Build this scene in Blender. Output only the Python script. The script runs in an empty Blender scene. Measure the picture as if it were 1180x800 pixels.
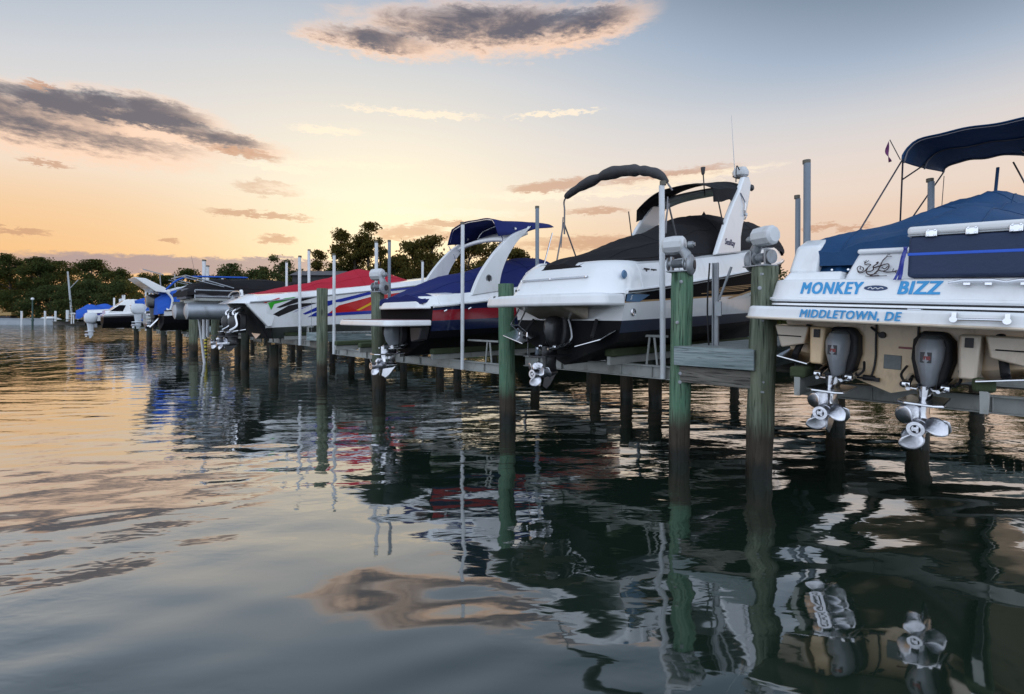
import bpy, bmesh, math, random
import numpy as np
from mathutils import Vector, Matrix
random.seed(7); rng = np.random.default_rng(11)
C = bpy.context.scene.collection
SC = bpy.context.scene
R = math.radians

# ------------------------------------------------------------------ camera
cam = bpy.data.cameras.new('camera'); cam.lens = 36*565/1180; cam.sensor_width = 36
cam.clip_end = 6000; cam.clip_start = 0.05; cam.shift_y = -35/1180
camo = bpy.data.objects.new('camera', cam); C.objects.link(camo)
camo.location = (0, 0, 2.0); camo.rotation_euler = (R(90), 0, 0); SC.camera = camo

# ------------------------------------------------------------------ light, sky, exposure
SUN_AZ = math.atan2(-0.248, 1.0); SUN_EL = R(5.0)      # low behind the trees
sunv = Vector((math.sin(SUN_AZ)*math.cos(SUN_EL), math.cos(SUN_AZ)*math.cos(SUN_EL), math.sin(SUN_EL)))
sl = bpy.data.lights.new('sun', 'SUN'); sl.energy = 2.2; sl.angle = R(0.6); sl.color = (1.0, .62, .30)
so = bpy.data.objects.new('sun', sl); C.objects.link(so)
so.rotation_euler = (-sunv).to_track_quat('-Z', 'Y').to_euler()
SC.view_settings.view_transform = 'Standard'; SC.view_settings.look = 'None'
SC.view_settings.exposure = 0.15; SC.view_settings.gamma = 1.0
SC.cycles.use_denoising = True; SC.cycles.denoising_prefilter = 'ACCURATE'
SC.cycles.max_bounces = 8; SC.cycles.transparent_max_bounces = 12
SC.cycles.caustics_reflective = False; SC.cycles.caustics_refractive = False
SC.cycles.sample_clamp_indirect = 6

def lin(r, g, b):
    f = lambda c: ((c/255+.055)/1.055)**2.4 if c > 10 else c/255/12.92
    return (f(r), f(g), f(b))

class NT:
    """small helper to write node graphs as expressions"""
    def __init__(s, tree): s.t = tree; s.n = tree.nodes; s.l = tree.links
    def new(s, typ, **kw):
        n = s.n.new(typ)
        for k, v in kw.items(): setattr(n, k, v)
        return n
    def put(s, sock, v):
        if isinstance(v, bpy.types.NodeSocket): s.l.new(v, sock)
        elif v is not None:
            if sock.type == 'RGBA' and len(v) == 3: v = (*v, 1)
            sock.default_value = v
    def m(s, op, a, b=None, c=None, clamp=False):
        n = s.new('ShaderNodeMath', operation=op); n.use_clamp = clamp
        for i, v in enumerate((a, b, c)):
            if v is not None: s.put(n.inputs[i], v)
        return n.outputs[0]
    def vm(s, op, a, b=None):
        n = s.new('ShaderNodeVectorMath', operation=op); s.put(n.inputs[0], a)
        if b is not None: s.put(n.inputs[1], b)
        return n.outputs['Value' if op in ('DOT_PRODUCT', 'LENGTH', 'DISTANCE') else 0]
    def mix(s, f, a, b, bt='MIX'):
        n = s.new('ShaderNodeMix', data_type='RGBA', blend_type=bt); n.clamp_factor = True
        s.put(n.inputs[0], f); s.put(n.inputs[6], a); s.put(n.inputs[7], b); return n.outputs[2]
    def ramp(s, f, stops, interp='LINEAR'):
        n = s.new('ShaderNodeValToRGB'); n.color_ramp.interpolation = interp
        e = n.color_ramp.elements
        while len(e) < len(stops): e.new(.5)
        for i, (p, c) in enumerate(stops):
            e[i].position = p; e[i].color = (*c, 1) if len(c) == 3 else c
        s.put(n.inputs[0], f); return n.outputs[0]
    def sstep(s, v, a, b):
        n = s.new('ShaderNodeMapRange', interpolation_type='SMOOTHSTEP'); s.put(n.inputs[0], v)
        n.inputs[1].default_value = a; n.inputs[2].default_value = b; return n.outputs[0]
    def noise(s, vec, scale=5, detail=3, rough=.5, dist=0, out=0):
        n = s.new('ShaderNodeTexNoise'); s.put(n.inputs['Vector'], vec)
        n.inputs['Scale'].default_value = scale; n.inputs['Detail'].default_value = detail
        n.inputs['Roughness'].default_value = rough; n.inputs['Distortion'].default_value = dist
        return n.outputs[out]
    def mapping(s, vec, scale=(1, 1, 1), rot=(0, 0, 0), loc=(0, 0, 0)):
        n = s.new('ShaderNodeMapping'); s.put(n.inputs[0], vec)
        n.inputs['Scale'].default_value = scale; n.inputs['Rotation'].default_value = rot; n.inputs['Location'].default_value = loc
        return n.outputs[0]
    def comb(s, x, y, z):
        n = s.new('ShaderNodeCombineXYZ'); s.put(n.inputs[0], x); s.put(n.inputs[1], y); s.put(n.inputs[2], z); return n.outputs[0]
    def sep(s, v):
        n = s.new('ShaderNodeSeparateXYZ'); s.put(n.inputs[0], v); return n.outputs

W = bpy.data.worlds.new('World'); SC.world = W; W.use_nodes = True
def build_world():
    g = NT(W.node_tree); g.n.clear()
    out = g.new('ShaderNodeOutputWorld'); bg = g.new('ShaderNodeBackground'); g.l.new(bg.outputs[0], out.inputs[0])
    d = g.vm('NORMALIZE', g.new('ShaderNodeTexCoord').outputs['Generated'])
    x, y, z = g.sep(d)[:3]
    el = g.m('MULTIPLY', g.m('ARCSINE', z), 180/math.pi)
    az = g.m('MULTIPLY', g.m('ARCTAN2', x, y), 180/math.pi)
    # clear sky: colour by height, bluer towards the north (right)
    right = g.sstep(g.m('ABSOLUTE', g.m('SUBTRACT', az, math.degrees(SUN_AZ))), 6, 62)
    e2 = g.m('ADD', el, g.m('MULTIPLY', right, g.m('MULTIPLY', g.sstep(el, 6, 26), 12.5)))
    k = lambda e: max(0, min(1, (e+2)/92))
    base = g.ramp(g.m('DIVIDE', g.m('ADD', e2, 2), 92), [
        (0, lin(222, 160, 112)), (k(2), lin(236, 174, 120)), (k(5.5), lin(243, 196, 140)), (k(9.5), lin(240, 207, 168)),
        (k(14), lin(238, 222, 204)), (k(19.5), lin(226, 218, 211)), (k(26), lin(204, 206, 210)), (k(33), lin(166, 180, 198)),
        (k(41), lin(112, 128, 148)), (k(90), lin(92, 108, 130))])
    base = g.mix(g.m('MULTIPLY', g.sstep(az, -8, 32), g.sstep(el, 24, 4)), base, g.mix(.72, base, lin(222, 197, 186)))
    base = g.mix(g.m('MULTIPLY', g.sstep(az, -22, -42), g.sstep(el, 20, 3)), base, g.mix(.5, base, lin(238, 184, 128)))
    # afterglow round the sun
    cs = g.vm('DOT_PRODUCT', d, tuple(sunv))
    ang = g.m('MULTIPLY', g.m('ARCCOSINE', g.m('MINIMUM', cs, .99999)), 180/math.pi)
    # stretched sideways along the horizon
    da = g.m('MULTIPLY', g.m('SUBTRACT', az, math.degrees(SUN_AZ)), .72); de = g.m('SUBTRACT', el, math.degrees(SUN_EL)+4.2)
    an2 = g.m('SQRT', g.m('ADD', g.m('MULTIPLY', da, da), g.m('MULTIPLY', de, de)))
    glow = g.m('EXPONENT', g.m('MULTIPLY', g.m('MULTIPLY', an2, an2), -1/135))
    tight = g.m('EXPONENT', g.m('MULTIPLY', g.m('MULTIPLY', ang, ang), -1/6))
    front = g.sstep(y, -.1, .35)
    sky = g.mix(g.m('MULTIPLY', glow, .80), base, lin(255, 246, 214))
    sky = g.mix(g.m('MULTIPLY', tight, .85), sky, (1.35, .92, .45))
    # cloud coordinates: azimuth and elevation, broken up by noise
    v = g.comb(g.m('MULTIPLY', az, .055), g.m('MULTIPLY', el, .17), 0)
    w1 = g.noise(v, 3.4, 9, .66, .5); w2 = g.noise(g.vm('ADD', v, (7.3, 2.1, 4)), 13, 7, .68)
    n1 = g.m('ADD', g.m('MULTIPLY', g.m('SUBTRACT', w1, .5), 1.0), g.m('MULTIPLY', g.m('SUBTRACT', w2, .5), .36))
    wx = g.m('ADD', az, g.m('MULTIPLY', n1, 4.0)); wy = g.m('ADD', el, g.m('MULTIPLY', g.m('SUBTRACT', w2, .5), 2.2))
    def A(px, py):
        X = (px-590)/565; Z = (365-py)/565
        return math.degrees(math.atan2(X, 1)), math.degrees(math.atan2(Z, math.hypot(X, 1)))
    def blobs(lst, amp):
        tot = None; bot = None
        for (px, py, hw, hh, tilt) in lst:
            a0, e0 = A(px, py); a1, _ = A(px+hw, py); _, e1 = A(px, py-hh)
            sa, se = abs(a1-a0), abs(e1-e0)
            du = g.m('DIVIDE', g.m('SUBTRACT', wx, a0), sa)
            dv = g.m('DIVIDE', g.m('SUBTRACT', g.m('SUBTRACT', wy, e0), g.m('MULTIPLY', g.m('SUBTRACT', az, a0), tilt)), se)
            r = g.m('SUBTRACT', 1, g.m('ADD', g.m('MULTIPLY', du, du), g.m('MULTIPLY', dv, dv)))
            tot = r if tot is None else g.m('MAXIMUM', tot, r)
            bb = g.m('MULTIPLY', g.sstep(r, -.4, .4), dv); bot = bb if bot is None else g.m('ADD', bot, bb)
        return g.m('ADD', tot, g.m('MULTIPLY', n1, amp)), bot
    # big dark cloud masses
    D, bot = blobs([(560, 36, 150, 32, .02), (440, 50, 90, 18, .0), (665, 34, 85, 24, .1), (60, 146, 190, 36, .0), (95, 128, 110, 22, .0),
                    (170, 135, 90, 26, .0), (235, 158, 95, 14, -.05), (120, 118, 40, 12, 0)], 1.55)
    edge = g.sstep(D, -.65, .85); core = g.sstep(g.m('ADD', D, g.m('MULTIPLY', bot, .5)), .0, 1.15)
    col = g.mix(core, lin(252, 212, 182), lin(92, 87, 98))
    sky = g.mix(g.m('MULTIPLY', edge, .92), sky, col)
    # low violet band near the horizon
    D2, _ = blobs([(215, 307, 190, 13, .01), (75, 301, 70, 5, 0), (330, 303, 70, 7, 0)], .8)
    sky = g.mix(g.m('MULTIPLY', g.sstep(D2, -.1, .6), .82), sky, lin(152, 138, 150))
    # small streaks, shaded orange-brown
    D3, _ = blobs([(312, 217, 48, 9, 0), (300, 248, 70, 4.5, 0), (318, 276, 27, 6, 0), (288, 178, 42, 6, -.02), (55, 188, 34, 4, 0),
                   (28, 267, 34, 4, 0), (197, 277, 16, 3, 0), (470, 268, 46, 10, .1), (532, 271, 50, 6, .05), (690, 243, 40, 5, 0),
                   (680, 280, 100, 9, 0), (520, 258, 40, 4, 0), (950, 262, 24, 4, 0), (640, 214, 70, 8, .08), (45, 98, 26, 4, 0),
                   (985, 262, 26, 4, 0), (770, 205, 90, 10, .05)], 1.2)
    sky = g.mix(g.m('MULTIPLY', g.sstep(D3, -.2, .85), .72), sky, lin(196, 148, 118))
    # bright thin streaks
    D4, _ = blobs([(640, 131, 60, 3.5, .03), (480, 131, 90, 5, 0), (375, 150, 50, 6, .05), (400, 190, 100, 6, .05), (400, 225, 120, 9, 0),
                   (640, 226, 150, 5, 0), (510, 245, 110, 6, 0), (780, 208, 130, 7, .05), (330, 195, 60, 4, 0)], 2.0)
    sky = g.mix(g.m('MULTIPLY', g.sstep(D4, -.2, .9), .85), sky, lin(255, 238, 212))
    # opposite half of the sky: brightened past a real dusk sky as added fill light
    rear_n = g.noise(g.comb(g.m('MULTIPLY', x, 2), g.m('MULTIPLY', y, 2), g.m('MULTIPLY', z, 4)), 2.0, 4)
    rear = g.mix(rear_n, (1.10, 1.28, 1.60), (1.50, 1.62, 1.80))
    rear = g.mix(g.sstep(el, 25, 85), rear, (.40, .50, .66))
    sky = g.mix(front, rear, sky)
    # a little of the physical sky on top
    nis = g.new('ShaderNodeTexSky', sky_type='NISHITA'); nis.sun_disc = False
    nis.sun_elevation = SUN_EL; nis.sun_rotation = SUN_AZ
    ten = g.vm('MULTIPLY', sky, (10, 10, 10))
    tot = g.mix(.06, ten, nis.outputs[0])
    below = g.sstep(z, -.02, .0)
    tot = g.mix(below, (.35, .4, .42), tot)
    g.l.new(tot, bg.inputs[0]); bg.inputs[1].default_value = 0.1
build_world()

# ------------------------------------------------------------------ dock frame (s = along the row, a = towards the bows)
O2 = np.array([3.086, 6.14]); TH = math.atan(1.009)
DV = np.array([-math.sin(TH), math.cos(TH)]); AV = np.array([math.cos(TH), math.sin(TH)])
HEAD = math.atan2(AV[1], AV[0])
def W2(s, a): p = O2+s*DV+a*AV; return float(p[0]), float(p[1])
def px2(px, Z): return (px-590)/565*Z, Z

# ------------------------------------------------------------------ object helpers
def tag(o, label=None, cat=None, group=None, kind=None):
    if label: o['label'] = label
    if cat: o['category'] = cat
    if group: o['group'] = group
    if kind: o['kind'] = kind
    return o
def empty(name, loc, rz=0, label=None, cat=None, group=None, rot=None):
    o = bpy.data.objects.new(name, None); C.objects.link(o); o.location = loc
    o.rotation_euler = rot if rot else (0, 0, rz); o.empty_display_size = .2
    return tag(o, label, cat, group)
def dock_root(name, s, a, yaw=0, z=0, roll=0, **k):
    x, y = W2(s, a); return empty(name, (x, y, z), rot=(roll, 0, HEAD+R(yaw)), **k)
def dup(root, loc, rz, label=None, group=None):
    r = root.copy(); C.objects.link(r); r.location = loc; r.rotation_euler = (0, 0, rz)
    if label: r['label'] = label
    if group: r['group'] = group
    for ch in list(root.children):
        c = ch.copy(); C.objects.link(c); c.parent = r
        for gch in ch.children:
            q = gch.copy(); C.objects.link(q); q.parent = c
    return r

class MB:
    def __init__(s): s.v = []; s.f = []; s.mi = []; s.sm = []
    def add(s, vs, fs, mi=0, smooth=False):
        o = len(s.v); s.v += [tuple(map(float, p)) for p in vs]
        for f in fs:
            s.f.append([i+o for i in f]); s.mi.append(mi); s.sm.append(smooth)
        return s
    def box(s, c, size, rz=0, mi=0, M=None):
        hx, hy, hz = size[0]/2, size[1]/2, size[2]/2
        vs = [Vector((i*hx, j*hy, k*hz)) for i in (-1, 1) for j in (-1, 1) for k in (-1, 1)]
        if rz: vs = [Matrix.Rotation(rz, 3, 'Z') @ v for v in vs]
        if M is not None: vs = [M @ v for v in vs]
        vs = [v+Vector(c) for v in vs]
        return s.add(vs, [(0, 1, 3, 2), (4, 6, 7, 5), (0, 4, 5, 1), (2, 3, 7, 6), (0, 2, 6, 4), (1, 5, 7, 3)], mi)
    def tube(s, pts, r, seg=8, mi=0, caps=True, flat=1.0):
        pts = [Vector(p) for p in pts]; n = len(pts)
        rs = r if hasattr(r, '__len__') else [r]*n
        up = None; vs = []
        for i, p in enumerate(pts):
            t = (pts[min(i+1, n-1)]-pts[max(i-1, 0)]).normalized()
            if up is None:
                up = Vector((0, 0, 1)) if abs(t.z) < .9 else Vector((1, 0, 0))
            a = t.cross(up).normalized(); up = a.cross(t).normalized()
            for k in range(seg):
                th = 2*math.pi*k/seg; vs.append(p+a*math.cos(th)*rs[i]+up*math.sin(th)*rs[i]*flat)
        fs = [(i*seg+k, i*seg+(k+1) % seg, (i+1)*seg+(k+1) % seg, (i+1)*seg+k) for i in range(n-1) for k in range(seg)]
        s.add(vs, fs, mi, True)
        if caps:
            o = len(s.v)-len(vs)
            s.f += [[o+k for k in range(seg)][::-1], [o+(n-1)*seg+k for k in range(seg)]]; s.mi += [mi]*2; s.sm += [False]*2
        return s
    def lathe(s, prof, origin=(0, 0, 0), axis='Z', seg=16, mi=0, M=None, cap=True):
        vs = []
        for r, h in prof:
            for k in range(seg):
                th = 2*math.pi*k/seg; c, q = r*math.cos(th), r*math.sin(th)
                p = Vector((c, q, h)) if axis == 'Z' else Vector((h, c, q)) if axis == 'X' else Vector((q, h, c))
                if M is not None: p = M @ p
                vs.append(p+Vector(origin))
        n = len(prof)
        s.add(vs, [(i*seg+k, i*seg+(k+1) % seg, (i+1)*seg+(k+1) % seg, (i+1)*seg+k) for i in range(n-1) for k in range(seg)], mi, True)
        o = len(s.v)-len(vs)
        if not cap: return s
        if prof[0][0] > 1e-4: s.f.append([o+k for k in range(seg)][::-1]); s.mi.append(mi); s.sm.append(False)
        if prof[-1][0] > 1e-4: s.f.append([o+(n-1)*seg+k for k in range(seg)]); s.mi.append(mi); s.sm.append(False)
        return s
    def grid(s, fn, us, vs_, mi=0, smooth=True, closed_v=False):
        nu, nv = len(us), len(vs_)
        vs = [fn(u, v) for u in us for v in vs_]
        m = nv if closed_v else nv-1
        fs = [(i*nv+j, i*nv+(j+1) % nv, (i+1)*nv+(j+1) % nv, (i+1)*nv+j) for i in range(nu-1) for j in range(m)]
        return s.add(vs, fs, mi, smooth)
    def prism(s, poly, f0, f1, mi=0):
        """poly of 2D points mapped by f0 / f1 to the two faces"""
        n = len(poly); vs = [f0(*p) for p in poly]+[f1(*p) for p in poly]
        return s.add(vs, [list(range(n))[::-1], list(range(n, 2*n))]+[(i, (i+1) % n, n+(i+1) % n, n+i) for i in range(n)], mi)
    def build(s, name, mats, parent=None, bevel=0, segs=2, sharp=40, solid=0, sub=0):
        me = bpy.data.meshes.new(name); me.from_pydata(s.v, [], s.f)
        mats = mats if isinstance(mats, (list, tuple)) else [mats]
        for m in mats: me.materials.append(m)
        me.polygons.foreach_set('material_index', s.mi)
        if bevel:
            me.polygons.foreach_set('use_smooth', [True]*len(s.f))
        else:
            me.polygons.foreach_set('use_smooth', s.sm)
        bm = bmesh.new(); bm.from_mesh(me); bmesh.ops.remove_doubles(bm, verts=bm.verts, dist=1e-5)
        bmesh.ops.recalc_face_normals(bm, faces=bm.faces); bm.to_mesh(me); bm.free()
        me.set_sharp_from_angle(angle=R(sharp))
        o = bpy.data.objects.new(name, me); C.objects.link(o)
        if parent: o.parent = parent
        if solid:
            md = o.modifiers.new('s', 'SOLIDIFY'); md.thickness = solid; md.offset = 0
        if sub:
            md = o.modifiers.new('u', 'SUBSURF'); md.levels = md.render_levels = sub
        if bevel:
            md = o.modifiers.new('b', 'BEVEL'); md.width = bevel; md.segments = segs; md.limit_method = 'ANGLE'; md.angle_limit = R(35)
            md.harden_normals = False
        return o
def ls(a, b, n): return [a+(b-a)*i/(n-1) for i in range(n)]
def lerp(x, xs, ys): return float(np.interp(x, xs, ys))
def smooth_poly(pts, n=6):
    """Catmull-Rom through points"""
    P = [Vector(p) for p in pts]; out = []
    for i in range(len(P)-1):
        p0, p1, p2, p3 = P[max(i-1, 0)], P[i], P[i+1], P[min(i+2, len(P)-1)]
        for k in range(n):
            t = k/n
            out.append(.5*((2*p1)+(p2-p0)*t+(2*p0-5*p1+4*p2-p3)*t*t+(3*p1-p0-3*p2+p3)*t**3))
    return out+[P[-1]]

# ------------------------------------------------------------------ materials
def mat(name, col, rough=.5, metal=0, coat=0, spec=.5, bump=0, bscale=30, var=0, vscale=4, bstretch=(1, 1, 1), dirt=None, dscale=3, damt=.5, sheen=0, trans=0):
    m = bpy.data.materials.new(name); m.use_nodes = True; g = NT(m.node_tree)
    p = m.node_tree.nodes['Principled BSDF']
    p.inputs['Roughness'].default_value = rough; p.inputs['Metallic'].default_value = metal
    p.inputs['Coat Weight'].default_value = coat; p.inputs['Coat Roughness'].default_value = .08
    p.inputs['Specular IOR Level'].default_value = spec
    co = g.new('ShaderNodeTexCoord').outputs['Object']
    c = (*col, 1)
    sock = None
    if var:
        n = g.noise(g.mapping(co, bstretch), vscale, 4, .6)
        f = g.m('ADD', 1-var/2, g.m('MULTIPLY', n, var)); f = g.m('ADD', f, -var*.0)
        sock = g.mix(1, col, g.comb(f, f, f), 'MULTIPLY')
    if dirt:
        dn = g.sstep(g.noise(g.mapping(co, (1, 1, .5)), dscale, 5, .65), .5, .75)
        sock = g.mix(g.m('MULTIPLY', dn, damt), sock if sock is not None else col, dirt)
    if sock is not None: g.l.new(sock, p.inputs['Base Color'])
    else: p.inputs['Base Color'].default_value = c
    if sheen: p.inputs['Sheen Weight'].default_value = sheen
    if bump:
        b = g.new('ShaderNodeBump'); b.inputs['Strength'].default_value = bump; b.inputs['Distance'].default_value = .02
        g.l.new(g.noise(g.mapping(co, bstretch), bscale, 4, .6), b.inputs['Height']); g.l.new(b.outputs[0], p.inputs['Normal'])
    return m

GEL = mat('white_gelcoat', (.80, .82, .84), .18, coat=.5, var=.10, vscale=1.3, dirt=(.45, .43, .38), dscale=2.2, damt=.28)
CREAM = mat('cream_gelcoat', (.82, .60, .36), .3, coat=.3, var=.3, vscale=2.6, dirt=(.36, .23, .11), dscale=5, damt=.6)
CREAMW = mat('pale_cream_gelcoat', (.68, .58, .46), .3, coat=.3, var=.15, dirt=(.36, .27, .17), dscale=4, damt=.45)
NAVYGEL = mat('navy_gelcoat', (.012, .02, .065), .2, coat=.6, var=.3)
BLACKGEL = mat('black_gelcoat', (.008, .008, .010), .5, spec=.02, coat=.0, var=.3)
BOTTOM = mat('black_bottom_paint', (.007, .0075, .009), .7, spec=.15, var=.6, vscale=3, dirt=(.022, .022, .016), dscale=3, damt=.6)
BLUEBOT = mat('dark_blue_bottom_paint', (.022, .032, .06), .5, var=.4)
TANLINE = mat('tan_pinstripe', (.42, .25, .11), .3)
REDGEL = mat('red_gelcoat', (.30, .012, .025), .22, coat=.6, var=.2)
REDBRIGHT = mat('bright_red_vinyl', (.50, .012, .012), .3, coat=.4)
GREENV = mat('green_vinyl', (.03, .36, .02), .35)
YELLV = mat('yellow_vinyl', (.72, .42, .02), .35)
BLUEV = mat('royal_blue_vinyl', (.012, .03, .30), .3, coat=.3)
BLACKV = mat('black_vinyl', (.014, .013, .014), .3, coat=.3)
PALEBLUE = mat('slate_blue_vinyl', (.10, .20, .34), .3)
CYANV = mat('cyan_vinyl', (.02, .29, .62), .4, var=.35, vscale=18)
CANVB = mat('blue_canvas', (.006, .050, .14), .65, spec=.35, bump=.6, bscale=9, var=.5, vscale=2.5)
CANVB2 = mat('bright_blue_canvas', (.012, .09, .46), .85, bump=.3, bscale=10, var=.3)
CANVN = mat('navy_canvas', (.014, .022, .115), .85, bump=.5, bscale=8, var=.35, vscale=2.5, spec=.2)
CANVK = mat('black_canvas', (.015, .0145, .017), .88, bump=.5, bscale=9, var=.4, vscale=2.5, spec=.2)
CANVG = mat('charcoal_canvas', (.055, .055, .060), .88, bump=.6, bscale=14, var=.4)
CANVR = mat('red_canvas', (.40, .020, .040), .82, bump=.5, bscale=8, var=.3, vscale=2.5, spec=.2)
CANVGR = mat('grey_canvas', (.16, .16, .18), .85, bump=.4, var=.3)
CHROME = mat('stainless_steel', (.62, .63, .66), .16, metal=1, var=.2, vscale=8)
PROPM = mat('polished_propeller_steel', (.55, .56, .60), .28, metal=1, var=.45, vscale=14, bump=.15, bscale=40, dirt=(.22, .20, .19), dscale=9, damt=.5)
ALU = mat('aluminium', (.33, .345, .33), .6, metal=.25, var=.45, vscale=5, dirt=(.14, .135, .11), dscale=4, damt=.65)
TUBE = mat('pontoon_aluminium', (.33, .36, .40), .45, metal=.6, var=.45, vscale=3, dirt=(.14, .15, .14), dscale=3, damt=.6)
DRIVEG = mat('grey_drive_paint', (.31, .335, .37), .35, coat=.3, var=.3, vscale=8, dirt=(.22, .23, .23), dscale=8, damt=.35)
DRIVEK = mat('black_drive_paint', (.013, .013, .015), .35, coat=.3, var=.4)
RUB = mat('black_rubber', (.014, .014, .016), .6)
DARKB = mat('dark_plastic', (.03, .03, .034), .5)
REDP = mat('red_badge', (.20, .02, .02), .4)
PVC = mat('white_pvc', (.66, .69, .72), .4, var=.2, vscale=2, bstretch=(1, 1, .3), dirt=(.33, .32, .27), dscale=5, damt=.45)
GREYSTEEL = mat('galvanised_steel', (.30, .32, .34), .5, metal=.5, var=.4, vscale=9, dirt=(.17, .10, .06), dscale=8, damt=.35)
WHITEPL = mat('white_plastic_cover', (.60, .62, .64), .5, var=.25, dirt=(.30, .29, .26), dscale=7, damt=.5)
COOLW = mat('white_cooler_lid', (.78, .79, .80), .35, var=.06)
COOLN = mat('navy_cooler_cover', (.022, .038, .088), .75, bump=.3, bscale=20, var=.25)
BLUESTRIPE = mat('bright_blue_stripe', (.015, .10, .60), .5)
BUNK = mat('green_bunk_carpet', (.05, .068, .032), .95, bump=.6, bscale=60, var=.6, vscale=5)
OUTW = mat('white_outboard', (.60, .64, .69), .3, coat=.4, var=.15)
OUTK = mat('black_outboard', (.012, .012, .014), .2, coat=.7)

def wood_mat(name, dark, light, scale=1.0, stretch=(.6, 14, 14), tide=False, green=None):
    m = bpy.data.materials.new(name); m.use_nodes = True; g = NT(m.node_tree); p = m.node_tree.nodes['Principled BSDF']
    p.inputs['Roughness'].default_value = .85; p.inputs['Specular IOR Level'].default_value = .25
    tc = g.new('ShaderNodeTexCoord').outputs['Object']
    oi = g.new('ShaderNodeObjectInfo').outputs['Random']
    shift = g.vm('ADD', tc, g.comb(g.m('MULTIPLY', oi, 13), g.m('MULTIPLY', oi, 7), g.m('MULTIPLY', oi, 3)))
    n1 = g.noise(g.mapping(shift, stretch), 1.6*scale, 6, .62, .7)
    n2 = g.noise(shift, 2.2, 4, .6)
    col = g.mix(g.sstep(n1, .3, .72), dark, light)
    if green:
        col = g.mix(g.m('MULTIPLY', g.sstep(n2, .35, .75), .7), col, green)
    kn = g.new('ShaderNodeTexVoronoi'); kn.inputs['Scale'].default_value = 2.6
    g.put(kn.inputs['Vector'], g.mapping(shift, tuple(.35 if q < 2 else 1.0 for q in stretch)))
    col = g.mix(g.m('MULTIPLY', g.sstep(kn.outputs[0], .13, .05), .7), col, tuple(q*.35 for q in dark))
    cr = g.noise(g.mapping(shift, tuple(q*1.6 for q in stretch)), 2.6*scale, 3, .5, .2)
    col = g.mix(g.m('MULTIPLY', g.sstep(cr, .60, .70), .75), col, tuple(q*.30 for q in dark))
    if tide:
        z = g.sep(tc)[2]
        zz = g.m('ADD', z, g.m('MULTIPLY', g.m('SUBTRACT', g.noise(g.mapping(shift, (9, 9, 1.2)), 2, 4), .5), .28))
        wet = g.sstep(zz, .80, .44)
        col = g.mix(wet, col, g.mix(n1, (.020, .017, .013), (.085, .070, .052)))
        sl_ = g.sstep(zz, .30, .10); col = g.mix(sl_, col, (.008, .0095, .007))
        g.l.new(g.m('SUBTRACT', .85, g.m('MULTIPLY', sl_, .45)), p.inputs['Roughness'])
    g.l.new(col, p.inputs['Base Color'])
    b = g.new('ShaderNodeBump'); b.inputs['Strength'].default_value = .9; b.inputs['Distance'].default_value = .02
    g.l.new(g.m('SUBTRACT', n1, g.m('MULTIPLY', g.sstep(cr, .58, .70), .6)), b.inputs['Height']); g.l.new(b.outputs[0], p.inputs['Normal'])
    return m
PILE = wood_mat('green_treated_pile', (.06, .125, .08), (.20, .30, .205), 1.0, (10, 10, .55), True, (.075, .19, .12))
PILEOLD = wood_mat('weathered_green_pile', (.065, .085, .06), (.23, .265, .20), 1.0, (10, 10, .55), True, (.14, .14, .09))
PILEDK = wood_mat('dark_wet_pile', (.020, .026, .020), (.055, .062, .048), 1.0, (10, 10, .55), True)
PLANK = wood_mat('grey_green_plank', (.11, .15, .15), (.27, .33, .335), 1.0, (.7, 12, 12))
PLANKBR = wood_mat('brown_grey_plank', (.075, .070, .060), (.17, .16, .14), 1.0, (.7, 12, 12))
PLANKS = wood_mat('grey_cross_plank', (.12, .135, .13), (.30, .32, .31), 1.0, (12, .7, 12))

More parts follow.
